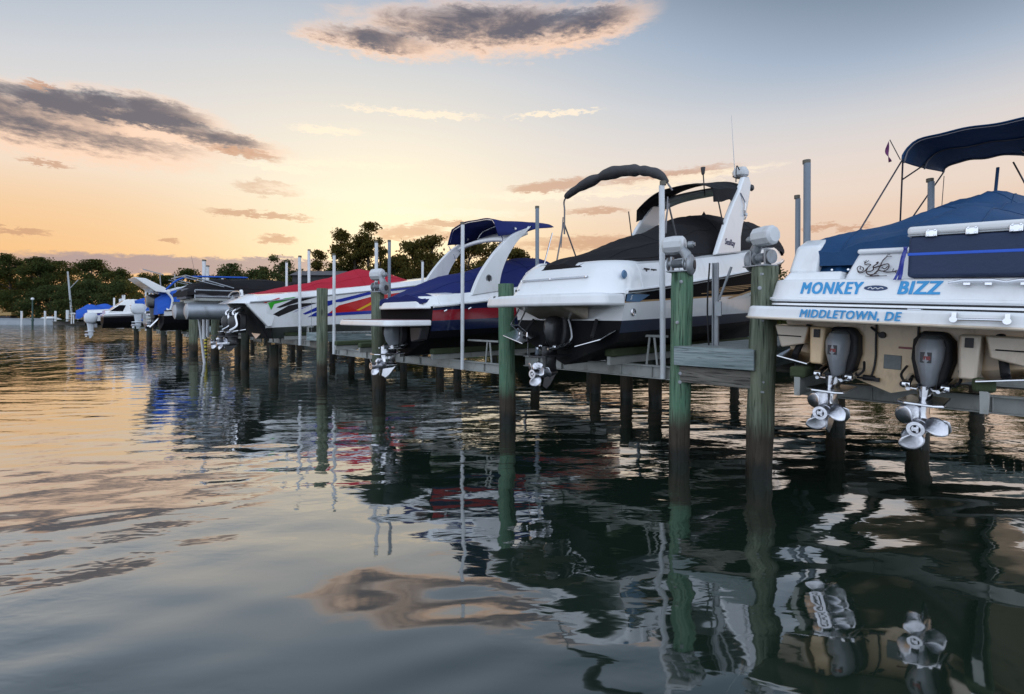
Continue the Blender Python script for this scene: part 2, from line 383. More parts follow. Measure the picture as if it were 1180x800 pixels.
# ------------------------------------------------------------------ water
def build_water():
    m = bpy.data.materials.new('water'); m.use_nodes = True; g = NT(m.node_tree); g.n.clear()
    out = g.new('ShaderNodeOutputMaterial')
    co = g.new('ShaderNodeTexCoord').outputs['Object']
    r1 = g.noise(g.mapping(co, (1, 2.2, 1), (0, 0, R(14))), .75, 1, .4, .5)
    r2 = g.noise(g.mapping(co, (1, 2.0, 1), (0, 0, R(-10)), (3, 8, 0)), 3.3, 2, .5, .3)
    h = g.m('ADD', g.m('MULTIPLY', r1, .4), g.m('MULTIPLY', r2, g.m('ADD', g.m('MULTIPLY', .26, g.sstep(g.sep(co)[1], 2.5, 8)), g.m('MULTIPLY', .30, g.sstep(g.noise(co, .22, 2), .42, .62)))))
    b = g.new('ShaderNodeBump'); b.inputs['Strength'].default_value = 1; b.inputs['Distance'].default_value = .011
    xw, yw = g.sep(co)[0], g.sep(co)[1]
    far = g.sstep(g.m('ADD', yw, g.m('MULTIPLY', g.m('SUBTRACT', g.noise(co, .12, 3), .5), 16)), 9, 38)
    r3 = g.noise(g.mapping(co, (1, .8, 1), (0, 0, R(8))), .62, 3, .55, .3)
    h = g.m('ADD', h, g.m('MULTIPLY', r3, g.m('MULTIPLY', far, 15.0)))
    r4 = g.noise(g.mapping(co, (1, .6, 1), (0, 0, R(5))), .26, 3, .55, .3)
    h = g.m('ADD', h, g.m('MULTIPLY', r4, g.m('MULTIPLY', g.sstep(yw, 26, 75), 42.0)))
    g.l.new(h, b.inputs['Height'])
    gl = g.new('ShaderNodeBsdfGlossy'); gl.inputs['Roughness'].default_value = .035; gl.inputs['Color'].default_value = (.97, .97, .97, 1)
    df = g.new('ShaderNodeBsdfDiffuse'); df.inputs['Color'].default_value = (.012, .023, .0155, 1)
    lw = g.new('ShaderNodeLayerWeight'); lw.inputs['Blend'].default_value = .5   # facing = 1 - cos
    for n in (gl, df, lw): g.l.new(b.outputs[0], n.inputs['Normal'])
    fr = g.m('ADD', .03, g.m('MULTIPLY', .95, g.m('POWER', lw.outputs['Facing'], 1.75)))
    mx = g.new('ShaderNodeMixShader'); g.l.new(fr, mx.inputs[0]); g.l.new(df.outputs[0], mx.inputs[1]); g.l.new(gl.outputs[0], mx.inputs[2])
    g.l.new(mx.outputs[0], out.inputs[0])
    # real swell near the camera, grid growing coarser with distance
    def axis(lo, hi, step, far, gro):
        a = list(np.arange(lo, hi, step)); st = step
        while a[-1] < far: st *= gro; a.append(a[-1]+st)
        return a
    xp = axis(0, 9, .055, 900, 1.07); xs = np.array([-q for q in xp[:0:-1]]+xp)
    yb = [-q for q in axis(.055, 2, .2, 300, 1.25)][::-1]; ys = np.array(yb+axis(0, 13, .05, 1500, 1.02))
    X, Y = np.meshgrid(xs, ys); dx = np.gradient(xs)[None, :]; dy = np.gradient(ys)[:, None]
    Z = np.zeros_like(X); r = np.random.default_rng(5)
    for i in range(80):
        L = .24*(11.0**(r.random()**1.25)); th = R(90+14)+r.normal(0, .30)
        kx, ky = math.cos(th)*2*math.pi/L, math.sin(th)*2*math.pi/L
        amp = .00060*L*(2.6 if L < .45 else 1.9 if L < .8 else .6)
        # waves thin out where the sheet is too coarse to carry them
        px_ = np.clip(1-(np.abs(kx)*dx/1.2)**2, 0, 1)*np.clip(1-(np.abs(ky)*dy/1.2)**2, 0, 1)
        env = .6+.5*np.sin(X*r.uniform(.1, .5)+Y*r.uniform(.1, .5)+r.random()*6)
        Z += amp*px_*env*np.sin(kx*X+ky*Y+r.random()*6.28)
    ny, nx = X.shape; v = np.stack([X, Y, Z], -1).reshape(-1, 3).astype(np.float32)
    idx = np.arange(ny*nx).reshape(ny, nx)
    q = np.stack([idx[:-1, :-1], idx[:-1, 1:], idx[1:, 1:], idx[1:, :-1]], -1).reshape(-1, 4)
    me = bpy.data.meshes.new('water'); me.vertices.add(len(v)); me.vertices.foreach_set('co', v.ravel())
    me.loops.add(q.size); me.loops.foreach_set('vertex_index', q.ravel().astype(np.int32))
    me.polygons.add(len(q)); me.polygons.foreach_set('loop_start', np.arange(0, q.size, 4, dtype=np.int32))
    me.polygons.foreach_set('loop_total', np.full(len(q), 4, np.int32)); me.polygons.foreach_set('use_smooth', np.ones(len(q), bool))
    me.update(); me.validate(); me.materials.append(m)
    o = bpy.data.objects.new('water', me); C.objects.link(o); tag(o, 'rippled dark green creek water mirroring the sunset', 'water', kind='structure')
build_water()

# ------------------------------------------------------------------ far shore
GRASS = mat('bank_grass', (.035, .055, .018), .95, bump=.6, bscale=1.5, var=.7, vscale=.3, dirt=(.10, .08, .045), dscale=.2, damt=.6)
CONC = mat('concrete_wall', (.36, .40, .44), .8, var=.35, vscale=.6, dirt=(.18, .18, .17), dscale=.5, damt=.5)
coast = [(-900, 150), (-170, 131), (-112, 128), (-85, 118), (-55, 98), (-30, 82), (-5, 70), (14, 48), (30, 37), (70, 30), (900, 22)]
def build_shore():
    P = smooth_poly([(x, y, 0) for x, y in coast], 8)
    rows = []
    for i, p in enumerate(P):
        t = (P[min(i+1, len(P)-1)]-P[max(i-1, 0)]).normalized(); n = Vector((-t.y, t.x, 0))
        j = random.uniform(-.5, .5)
        rows.append([p+n*(-.8+j)+Vector((0, 0, -.4)), p+n*(.4+j)+Vector((0, 0, .55)), p+n*(1.6+j)+Vector((0, 0, .95)),
                     p+n*12+Vector((0, 0, 1.3)), Vector((p.x*1.15, p.y+120, 1.8)), Vector((p.x*2, 2500, 3))])
    b = MB(); n = len(rows[0])
    b.add([v for r in rows for v in r], [(i*n+j, i*n+j+1, (i+1)*n+j+1, (i+1)*n+j) for i in range(len(rows)-1) for j in range(n-1)], 0, True)
    tag(b.build('shore_ground', GRASS), 'low grassy bank across the creek', 'ground', kind='structure')
build_shore()
def at(px, py, Z): return ((px-590)/565*Z, Z, 2+(365-py)/565*Z)
Z0 = 126
def wall_seg(pxa, pxb, top, zd, label, mtl=CONC):
    x0, y0, zt = at(pxa, top, zd); x1, _, _ = at(pxb, top, zd)
    b = MB().box(((x0+x1)/2, zd, zt/2-.2), (abs(x1-x0), .5, zt+.4)); b.box(((x0+x1)/2, zd, zt+.08), (abs(x1-x0)+.1, .8, .16))
    tag(b.build('seawall', mtl, bevel=.03), label, 'seawall')
wall_seg(-60, 62, 367.6, Z0, 'long pale concrete seawall along the far bank')
wall_seg(62, 118, 371.2, Z0-6, 'lower dark timber bulkhead right of the pale seawall', PLANKBR)
def far_post(px, top, bot, Z, r, name, label, m=PVC):
    x, y, zt = at(px, top, Z); _, _, zb = at(px, bot, Z)
    tag(MB().tube([(x, y, zb-1), (x, y, zt)], r, 8).build(name, m), label, 'post', None)
i = 0
for px, lb in ((25, 'short white mooring post beside the far lamp post'), (52, 'white mooring post left of the upturned white dinghy'), (64, 'white mooring post behind the upturned white dinghy'),
               (78, 'stout white mooring post under the leaning utility pole'), (90, 'white mooring post nearest the blue covered bow')):
    far_post(px, 358.5 if px != 78 else 357.5, 371, 124, .22 if px != 78 else .34, 'mooring_post', lb)
# lamp post
x, y, zt = at(37.5, 346, 124)
lp = empty('lamp_post', (x, y, 0), label='dark green lamp post with white globe on the far bank', cat='lamp post')
MB().tube([(0, 0, 0), (0, 0, zt)], [.22, .12], 8).lathe([(.3, 0), (.3, .3), (.14, .6)], (0, 0, .9)).build('pole', mat('dark_green_metal', (.02, .06, .05), .5), lp)
MB().lathe([(0, -.35), (.25, -.26), (.36, 0), (.25, .28), (0, .36)], (0, 0, zt+.3)).build('globe', mat('lamp_globe', (.8, .82, .85), .3), lp)
# leaning utility pole with arm
x0, y0, z0 = at(83, 361, 128); x1, _, z1 = at(78, 313, 128)
up = empty('utility_pole', (x0, y0, z0), label='tall leaning pale utility pole with one slanting arm', cat='utility pole')
UT = mat('pale_pole', (.42, .45, .47), .7, var=.3)
MB().tube([(0, 0, -1), (x1-x0, 0, z1-z0)], [.26, .17], 8).build('pole', UT, up)
ax, _, az_ = at(81, 332, 128); bx, _, bz = at(91, 323, 128)
MB().tube([(ax-x0, 0, az_-z0), (bx-x0, -.3, bz-z0)], .1, 6).build('arm', UT, up)
# upturned dinghy
x, y, z = at(58, 363, 130)
def dinghy():
    b = MB()
    def f(u, v):
        w = 1.0*math.sin(math.pi*min(max(u, .02), .98))**.5*(1 if u < .7 else 1-.6*(u-.7)/.3); th = math.pi*v
        return ((u-.5)*5.5, -w*math.cos(th), .95*w*math.sin(th)*.9)
    b.grid(f, ls(0, 1, 14), ls(0, 1, 9)); return b
dg = dinghy().build('dinghy', GEL); dg.location = (x, y, 1.25); dg.rotation_euler = (0, 0, R(6))
tag(dg, 'white dinghy lying upturned on the far bank grass', 'dinghy')
# tan heap of equipment under canvas, far left
x, y, z = at(8, 362, 134)
ex = empty('excavator', (x, y, 1.25), label='small tan excavator parked on the far bank at the left', cat='excavator')
TAN = mat('tan_paint', (.42, .27, .10), .6, var=.3); 
MB().box((0, 0, 1.5), (4.4, 2, .9)).box((-1.2, 0, 2.3), (1.6, 1.7, .9)).build('body', TAN, ex, bevel=.1)
MB().box((0, 0, .5), (4.2, 2.3, .8)).build('track', RUB, ex, bevel=.3)
MB().tube([(1.6, 0, 1.6), (2.9, 0, 2.3), (3.9, 0, 1.2)], .18, 6).build('boom', TAN, ex)
# pale pipe rail by the far boats
x0, y, z = at(82, 361.5, 100); x1, _, _ = at(106, 362.5, 100)
tag(MB().tube([(x0, y, z), (x1, y-4, z)], .16, 8).tube([(x0+.5, y, z), (x0+.5, y, .6)], .1, 6).tube([(x1-.6, y-4, z), (x1-.6, y-4, .6)], .1, 6).build('handrail', PVC), 'pale pipe handrail beside the blue covered far boat', 'handrail')

# ------------------------------------------------------------------ trees
def leaf_mat(name, a, b, tr):
    m = bpy.data.materials.new(name); m.use_nodes = True; g = NT(m.node_tree); g.n.clear()
    out = g.new('ShaderNodeOutputMaterial'); geo = g.new('ShaderNodeNewGeometry')
    col = g.mix(geo.outputs['Random Per Island'], a, b)
    d = g.new('ShaderNodeBsdfDiffuse'); t = g.new('ShaderNodeBsdfTranslucent'); g.l.new(col, d.inputs[0]); g.put(t.inputs[0], g.mix(.5, col, tr))
    mx = g.new('ShaderNodeMixShader'); mx.inputs[0].default_value = .35
    g.l.new(d.outputs[0], mx.inputs[1]); g.l.new(t.outputs[0], mx.inputs[2]); g.l.new(mx.outputs[0], out.inputs[0]); return m
LEAFD = leaf_mat('dark_leaves', (.030, .045, .018), (.065, .085, .030), (.20, .16, .03))
LEAFG = leaf_mat('green_leaves', (.038, .056, .024), (.068, .090, .036), (.18, .17, .05))
LEAFO = leaf_mat('olive_leaves', (.040, .045, .016), (.095, .085, .028), (.35, .22, .04))
BARK = mat('bark', (.045, .035, .026), .95, bump=.6, bscale=6, var=.5)
def tree(px, top, Z, wpx, label, dens=1.0, leaf=LEAFD, leafsize=.27, sparse=False, hfrac=.22, shape=None, seed=0):
    r = np.random.default_rng(1000+int(px*7+top*13+seed))
    x, y, zt = at(px, top, Z); zb = 1.35; Hh = zt-zb; Wd = wpx/565*Z/2
    root = empty('tree', (x, y, zb-.3), label=label, cat='tree')
    b = MB(); tr = max(.14, Hh*.02)
    lean = r.normal(0, .03)*Hh
    trunk = [(0, 0, 0), (lean*.3, 0, Hh*.35), (lean, r.normal(0, .2), Hh*.86)]
    b.tube(trunk, [tr*1.3, tr, tr*.3], 7)
    # clump centres
    n = int((30 if not sparse else 22)*max(1, Wd/3.2)); cl = []
    for i in range(n):
        t = r.random()**.8; z = Hh*(hfrac+(1-hfrac)*t*.97)
        prof = math.sin(math.pi*(.16+.80*t))**.75 if not shape else lerp(t, [q[0] for q in shape], [q[1] for q in shape])
        rad = Wd*prof*math.sqrt(r.random())*1.0; th = r.random()*6.283
        cl.append((rad*math.cos(th)+lean*t, rad*math.sin(th)*.9, z, (.55+.5*r.random())*(Hh*.055+Wd*.16)))
    for (cx, cy, cz, cr) in cl[::2]:
        zz = max(Hh*.15, cz-.5*math.hypot(cx, cy)-.6); tt = zz/Hh
        b.tube([(lean*tt, 0, zz), (cx*.55, cy*.55, (zz+cz)/2+.1), (cx, cy, cz)], [tr*.4, tr*.25, .03], 5)
    b.build('trunk', BARK, root)
    per = int((150 if not sparse else 95)*dens*max(.7, (Hh/12)))
    cs = np.array(cl); k = np.repeat(np.arange(len(cs)), per); N = len(k)
    dirv = r.normal(size=(N, 3)); dirv /= np.linalg.norm(dirv, axis=1)[:, None]
    rr = cs[k, 3]*(r.random(N)**.45)*r.normal(1, .22, N)
    c = cs[k, :3]+dirv*rr[:, None]*np.array([1.15, 1.15, .8]); c[:, 2] = np.clip(c[:, 2], .2, Hh*1.01)
    s = leafsize*(.6+.8*r.random(N))*(Z/80)**.35
    u = r.normal(size=(N, 3)); u /= np.linalg.norm(u, axis=1)[:, None]
    w = np.cross(u, r.normal(size=(N, 3))); w /= np.linalg.norm(w, axis=1)[:, None]
    V = np.stack([c-u*s[:, None]*.75, c+w*s[:, None]*.42, c+u*s[:, None]*.75, c-w*s[:, None]*.42], 1).reshape(-1, 3)
    me = bpy.data.meshes.new('crown'); me.from_pydata(V.tolist(), [], np.arange(N*4).reshape(-1, 4).tolist()); me.materials.append(leaf)
    o = bpy.data.objects.new('crown', me); C.objects.link(o); o.parent = root
TG = 'trees along the far bank'
tl = [ # px, top, Z, width, leaf, label
 (-38, 300, 150, 90, LEAFD, 'dark tree cut by the left edge of the view', {}),
 (14, 293, 146, 62, LEAFD, 'tall broad dark tree behind the tan excavator', dict(sparse=True, dens=1.8)),
 (44, 296, 140, 40, LEAFD, 'narrow dark tree with a bare reddish trunk behind the lamp post', dict(hfrac=.45)),
 (72, 301, 148, 56, LEAFD, 'dark tree rising behind the leaning utility pole', dict(sparse=True, dens=1.6)),
 (106, 299, 146, 54, LEAFD, 'tall dark tree with sky gaps above the white outboard', dict(sparse=True, dens=1.6)),
 (136, 308, 142, 44, LEAFD, 'dark tree at the right end of the far left grove', {}),
 (20, 334, 138, 70, LEAFD, 'low shadowy tree under the tall far left tree', dict(hfrac=.02)),
 (58, 328, 136, 62, LEAFG, 'round lighter green tree between lamp post and utility pole', dict(hfrac=.02)),
 (98, 322, 134, 66, LEAFG, 'wide mid green tree above the blue covered far bow', dict(hfrac=.02)),
 (140, 322, 132, 56, LEAFG, 'rounded green tree behind the white cuddy boat', dict(hfrac=.02)),
 (172, 314, 125, 46, LEAFD, 'scraggly dark tree above the white wakeboard tower', dict(sparse=True)),
 (196, 317, 122, 46, LEAFD, 'low dark tree behind the pontoon boat stern', dict(hfrac=.05)),
 (216, 309, 118, 44, LEAFD, 'dark rounded tree above the blue boot of the pontoon boat', dict(hfrac=.05)),
 (240, 314, 116, 44, LEAFD, 'small dark tree in the dip over the black pontoon cover', dict(hfrac=.05)),
 (264, 303, 110, 48, LEAFG, 'dome shaped green tree left of the tall dark post', dict(hfrac=.05)),
 (299, 306, 100, 46, LEAFG, 'green tree right of the tall dark post', dict(hfrac=.05)),
 (322, 292, 96, 46, LEAFG, 'taller leafy tree above the first red cover end', dict(sparse=True, dens=1.8)),
 (344, 309, 98, 46, LEAFG, 'low green tree over the red cover middle', dict(hfrac=.05)),
 (368, 287, 88, 36, LEAFO, 'wispy tree with one branch bent to the left', dict(sparse=True, dens=1.3, shape=[(0, .9), (.45, 1), (.7, .35), (1, .25)])),
 (352, 312, 92, 60, LEAFD, 'low dark tree under the wispy bent tree', dict(hfrac=.02)),
 (391, 263, 82, 30, LEAFO, 'tall thin tree left of the two highest trees', dict(sparse=True, dens=1.5, shape=[(0, .8), (.4, .8), (.75, .7), (1, .3)])),
 (407, 270, 80, 34, LEAFO, 'slim tree with sky gaps between the two highest trees', dict(sparse=True, dens=1.5)),
 (428, 256, 80, 32, LEAFO, 'highest tree of all beside the setting sun', dict(sparse=True, dens=2.1, shape=[(0, .9), (.4, .95), (.8, .75), (1, .4)])),
 (400, 298, 84, 80, LEAFD, 'wide low tree at the foot of the highest trees', dict(hfrac=.02)),
 (440, 274, 84, 20, LEAFO, 'narrow tree just left of the sun glow', dict(sparse=True, dens=1.4)),
 (474, 275, 70, 58, LEAFO, 'olive tree just right of the sun glow', dict(sparse=True, dens=2.4)),
 (500, 272, 68, 76, LEAFO, 'rounded olive tree behind the white arch of the navy boat', dict(sparse=True, dens=2.4)),
 (538, 276, 64, 84, LEAFO, 'broad olive tree under the navy bimini', dict(sparse=True, dens=2.4)),
 (574, 277, 62, 76, LEAFO, 'olive tree right of the white arch', dict(sparse=True, dens=2.2)),
 (600, 286, 62, 48, LEAFO, 'last broad olive tree before the low bushes', dict(sparse=True, dens=2.0)),
 (626, 300, 62, 26, LEAFO, 'small bush-like tree left of the folded grey bimini leg', dict(hfrac=.02)),
 (652, 302, 60, 30, LEAFO, 'small bush-like tree inside the folded grey bimini legs', dict(hfrac=.02)),
 (690, 308, 58, 44, LEAFD, 'low dark tree behind the black cover of the white cruiser', dict(hfrac=.02)),
 (480, 306, 72, 90, LEAFD, 'wide dark understorey tree behind the navy boat', dict(hfrac=.02)),
 (570, 306, 66, 90, LEAFD, 'wide dark understorey tree behind the navy boat bow', dict(hfrac=.02)),
 (452, 291, 72, 40, LEAFO, 'low olive tree added to block the setting sun', dict(hfrac=.02, dens=2.4)),  # added to block the sun lamp and its glint on the water
 (735, 309, 52, 60, LEAFD, 'low dark tree added out of sight behind the cruiser windscreen', dict(hfrac=.02)),  # from here down: unseen trees added to darken the reflections under the boats
 (800, 306, 48, 80, LEAFD, 'low dark tree added behind the white arch of the cruiser', dict(hfrac=.02)),
 (880, 304, 44, 90, LEAFD, 'low dark tree added behind the two nearest pile tops', dict(hfrac=.02)),
 (960, 300, 41, 90, LEAFD, 'low dark tree added behind the nearest boat corner', dict(hfrac=.02)),
 (1050, 262, 39, 110, LEAFD, 'dark tree added unseen behind the nearest boat cover', dict(hfrac=.02)),
 (1140, 255, 37, 110, LEAFD, 'dark tree added unseen behind the nearest boat cover peak', dict(hfrac=.02)),
 (1230, 252, 36, 120, LEAFD, 'dark tree added unseen beyond the right edge of the view', dict(hfrac=.02)),
]
for px, top, Z, w, lf, lb, kw in tl: tree(px, top, Z, w, lb, leaf=lf, **kw)
# dark low boathouse between the trees
x0, y, z0 = at(345, 319, 78); x1, _, _ = at(398, 319, 78)
bh = empty('boathouse', ((x0+x1)/2, y, 1.2), label='low dark boathouse with a pale eave behind the red cover', cat='boathouse')
w_ = x1-x0
MB().box((0, 0, (z0-1.2)/2), (w_, 5, z0-1.2)).build('wall', mat('dark_siding', (.03, .032, .036), .8), bh)
MB().prism([(-3, 0), (3, 0), (0, .9)], lambda p, q: (-w_/2-.3, p, z0-1.2+q), lambda p, q: (w_/2+.3, p, z0-1.2+q)).build('roof', mat('grey_shingle', (.09, .09, .10), .8), bh)
# ------------------------------------------------------------------ piles
def pile(s, a, r, top, m, label, group=None, bolts=(), name='pile', seg=18, lean=1):
    x, y = W2(s, a); rr = np.random.default_rng(int(s*100+a*1000+5000))
    b = MB(); pts = []; rs = []
    lx, ly = rr.normal(0, .012)*lean, rr.normal(0, .012)*lean
    for z in ls(-1.6, top, 14):
        pts.append((lx*z, ly*z, z)); rs.append(r*(1+.055*rr.normal()*.5)*(1.03-.03*z/3))
    b.tube(pts, rs, seg)
    o = b.build(name, m); o.location = (x, y, 0); o.rotation_euler = (0, 0, HEAD)
    tag(o, label, 'pile', group)
    for z in bolts:
        bb = MB()
        th = math.pi+.55+rr.normal(0, .1)
        M = Matrix.Rotation(th, 3, 'Z')
        bb.lathe([(.024, 0), (.024, .006), (.013, .007), (.013, .022), (0, .022)], M @ Vector((r*1.0, 0, z)), 'X', 10, 0, M)
        bb.build('bolt', GREYSTEEL, o)
    return o
pile(0, 0, .152, 2.62, PILEOLD, 'nearest thick weathered green pile at the white twin-drive boat', bolts=(2.52, 2.35, 1.95, 1.2, 1.08))
pile(1.05, 0, .142, 2.62, PILE, 'bright green pile joined to the nearest pile by a short plank walkway', bolts=(2.48, 1.92, 1.22, 1.1))
pile(4.46, 0, .15, 2.62, PILE, 'green pile between the white cruiser platform and the navy boat')
pile(9.14, 0, .165, 2.62, PILEOLD, 'green pile behind the stern of the navy boat, winch on top')
pile(12.5, 0, .155, 2.86, PILEOLD, 'green pile standing in front of the striped red and white boat hull')
pile(24.0, 0, .17, 2.78, PILEOLD, 'grey green pile with the yellow striped cable left of the red boat stern')
pile(28.0, 0, .20, 2.7, PILEOLD, 'grey green pile in front of the pontoon boat tube')
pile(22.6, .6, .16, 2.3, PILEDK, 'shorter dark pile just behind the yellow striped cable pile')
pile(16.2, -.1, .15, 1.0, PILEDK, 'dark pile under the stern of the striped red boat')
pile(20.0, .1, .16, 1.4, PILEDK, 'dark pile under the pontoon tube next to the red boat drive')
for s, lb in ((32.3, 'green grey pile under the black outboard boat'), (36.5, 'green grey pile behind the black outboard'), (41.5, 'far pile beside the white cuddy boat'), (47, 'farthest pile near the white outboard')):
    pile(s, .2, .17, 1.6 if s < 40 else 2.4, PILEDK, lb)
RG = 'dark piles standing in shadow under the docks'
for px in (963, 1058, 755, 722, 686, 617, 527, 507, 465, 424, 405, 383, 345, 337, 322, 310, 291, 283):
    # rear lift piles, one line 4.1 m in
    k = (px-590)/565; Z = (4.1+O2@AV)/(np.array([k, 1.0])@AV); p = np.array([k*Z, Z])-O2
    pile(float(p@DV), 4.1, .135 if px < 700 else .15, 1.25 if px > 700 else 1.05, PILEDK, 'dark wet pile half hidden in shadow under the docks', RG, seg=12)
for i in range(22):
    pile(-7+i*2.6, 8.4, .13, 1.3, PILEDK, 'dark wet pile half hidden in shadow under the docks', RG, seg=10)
# ------------------------------------------------------------------ dock woodwork
def finger(s0, s1, a0, a1, z, label, front=True):
    root = dock_root('finger_walkway', s0, 0, label=label, cat='walkway', group='wooden finger walkways between the slips')
    w = s1-s0; n = int((a1-a0)/.145); b = MB()
    for i in range(n):
        a = a0+(i+.5)*(a1-a0)/n; b.box((a, w/2+random.uniform(-.012, .012), z-.02), ((a1-a0)/n-.008, w*.985, .04))
    b.build('deck', PLANKS, root)
    for y_ in (.02, w-.02):
        MB().box(((a0+a1)/2+.1, y_, z-.165), (a1-a0-.2, .045, .24)).build('joist', PLANK, root, bevel=.004)
    if front:
        MB().box((a0-.028, w/2, z-.135), (.05, w+.06, .255)).build('rim_joist', PLANKE, root, bevel=.006)
        MB().box((a0+.05, w/2-.02, z-.39), (.05, w+.02, .22)).build('ledger', PLANKBRE, root, bevel=.006)
    return root
PLANKE = wood_mat('grey_blue_rim_plank', (.16, .21, .215), (.37, .43, .44), 1.0, (12, .7, 12))
PLANKBRE = wood_mat('brown_ledger_plank', (.09, .085, .075), (.21, .20, .175), 1.0, (12, .7, 12))
finger(.02, 1.0, -.14, 8.2, 1.60, 'plank walkway between the two nearest green piles')
finger(12.75, 13.7, .1, 8.2, 1.5, 'plank walkway beside the striped red and white boat', True)
finger(18.2, 19.1, .1, 8.2, 1.5, 'plank walkway between red boat and pontoon boat', True)
finger(24.3, 25.2, .1, 8.2, 1.5, 'plank walkway beyond the pontoon boat', True)
finger(28.2, 29.1, .1, 8.2, 1.5, 'plank walkway beside the black outboard boat', True)
pr = dock_root('main_pier', -8, 8.2, label='long plank pier running behind the bows of the boats', cat='pier')
b = MB(); n = 330
for i in range(n): b.box((.85, (i+.5)*58/n, 1.53), (1.7, 58/n-.01, .04))
b.build('deck', PLANK, pr)
for x_ in (.04, 1.66): MB().box((x_, 29, 1.39), (.05, 58, .24)).build('joist', PLANK, pr)

for s0, s1, a_, z_, lb in ((-3.2, 4.6, 4.33, 1.02, 'heavy weathered timber beam on the rear piles behind the white cruiser'), (4.7, 12.4, 4.33, .96, 'heavy weathered timber beam on the rear piles behind the navy boat'), (12.5, 20.5, 4.33, .96, 'heavy weathered timber beam on the rear piles behind the red boat')):
    r_ = dock_root('timber_beam', s0, a_, label=lb, cat='beam', group='timber beams on the rear piles'); r_['kind'] = 'thing'
    for k_, (dz, dx) in enumerate(((0, 0), (-.02, .36))):
        MB().box((dx, (s1-s0)/2, z_+dz), (.075, s1-s0, .28)).build('beam_plank', PLANKBRE, r_, bevel=.006)

# ------------------------------------------------------------------ winches
def lift_motor(s, z, yaw, label, sc=1.0, a=0):
    root = dock_root('boat_lift_motor', s, a, yaw, z, label=label, cat='lift motor', group='boat lift motors on pile tops')
    sc *= .88; root.scale = (sc, sc, sc)
    # gear plate, arm and drum
    b = MB(); b.box((0, 0, .01), (.30, .34, .02)); b.box((.0, -.12, .12), (.12, .03, .24)); b.box((0, .12, .12), (.12, .03, .24)); b.build('bracket', GREYSTEEL, root, bevel=.004)
    MB().lathe([(0, -.05), (.11, -.05), (.155, -.02), (.155, .02), (.11, .05), (.07, .06), (.07, .08), (0, .08)], (-.05, -.17, .10), 'Y', 24).build('gear_case', GREYSTEEL, root)
    MB().lathe([(0, -.002), (.066, 0), (.066, .012), (0, .014)], (-.05, -.232, .10), 'Y', 18).build('gear_cap', DARKB, root)
    b = MB(); b.lathe([(.02, -.06), (.10, -.06), (.10, -.045), (.055, -.04), (.055, .18), (.10, .185), (.10, .20), (.02, .2)], (-.02, -.02, .13), 'Y', 18)
    for q in range(9): b.lathe([(.058, 0), (.068, .008), (.058, .016)], (-.02, -.04+q*.018, .13), 'Y', 14)
    b.build('cable_drum', GREYSTEEL, root)
    b = MB(); b.tube([(-.05, -.15, .10), (-.03, -.10, .26), (.0, -.02, .36)], [.06, .075, .06], 10); b.build('gear_arm', GREYSTEEL, root)
    # faceted white motor cover
    b = MB(); b.lathe([(0, -.17), (.10, -.165), (.135, -.13), (.145, .0), (.135, .13), (.10, .165), (0, .17)], (.03, .10, .42), 'Y', 10)
    b.build('motor_cover', WHITEPL, root, sharp=30)
    b = MB(); b.lathe([(.05, 0), (.05, .07), (.03, .075), (.03, .10), (0, .1)], (0, -.12, .41), 'Y', 12, M=Matrix.Rotation(math.pi, 3, 'Z')); b.build('motor_end', GREYSTEEL, root)
    b = MB(); b.tube([(.02, .02, .12), (.02, .02, -1.0)], .006, 6); b.build('lift_cable', GREYSTEEL, root)
    return root
lift_motor(-.02, 2.62, 158, 'white capped lift motor on the nearest weathered pile', 1.0)
lift_motor(1.03, 2.62, 10, 'white capped lift motor on the bright green pile beside the white cruiser', 1.05)
lift_motor(9.1, 2.62, 20, 'white capped lift motor behind the stern of the navy boat', 1.25)
lift_motor(24.0, 2.78, 20, 'white capped lift motor above the yellow striped cable', 1.35)
lift_motor(18.1, 3.1, 20, 'white lift motor just behind the red cover', 1.2, 4.1)
lift_motor(27.8, 2.85, 20, 'white lift motor beside the pontoon boat rail', 1.2, 1.0)

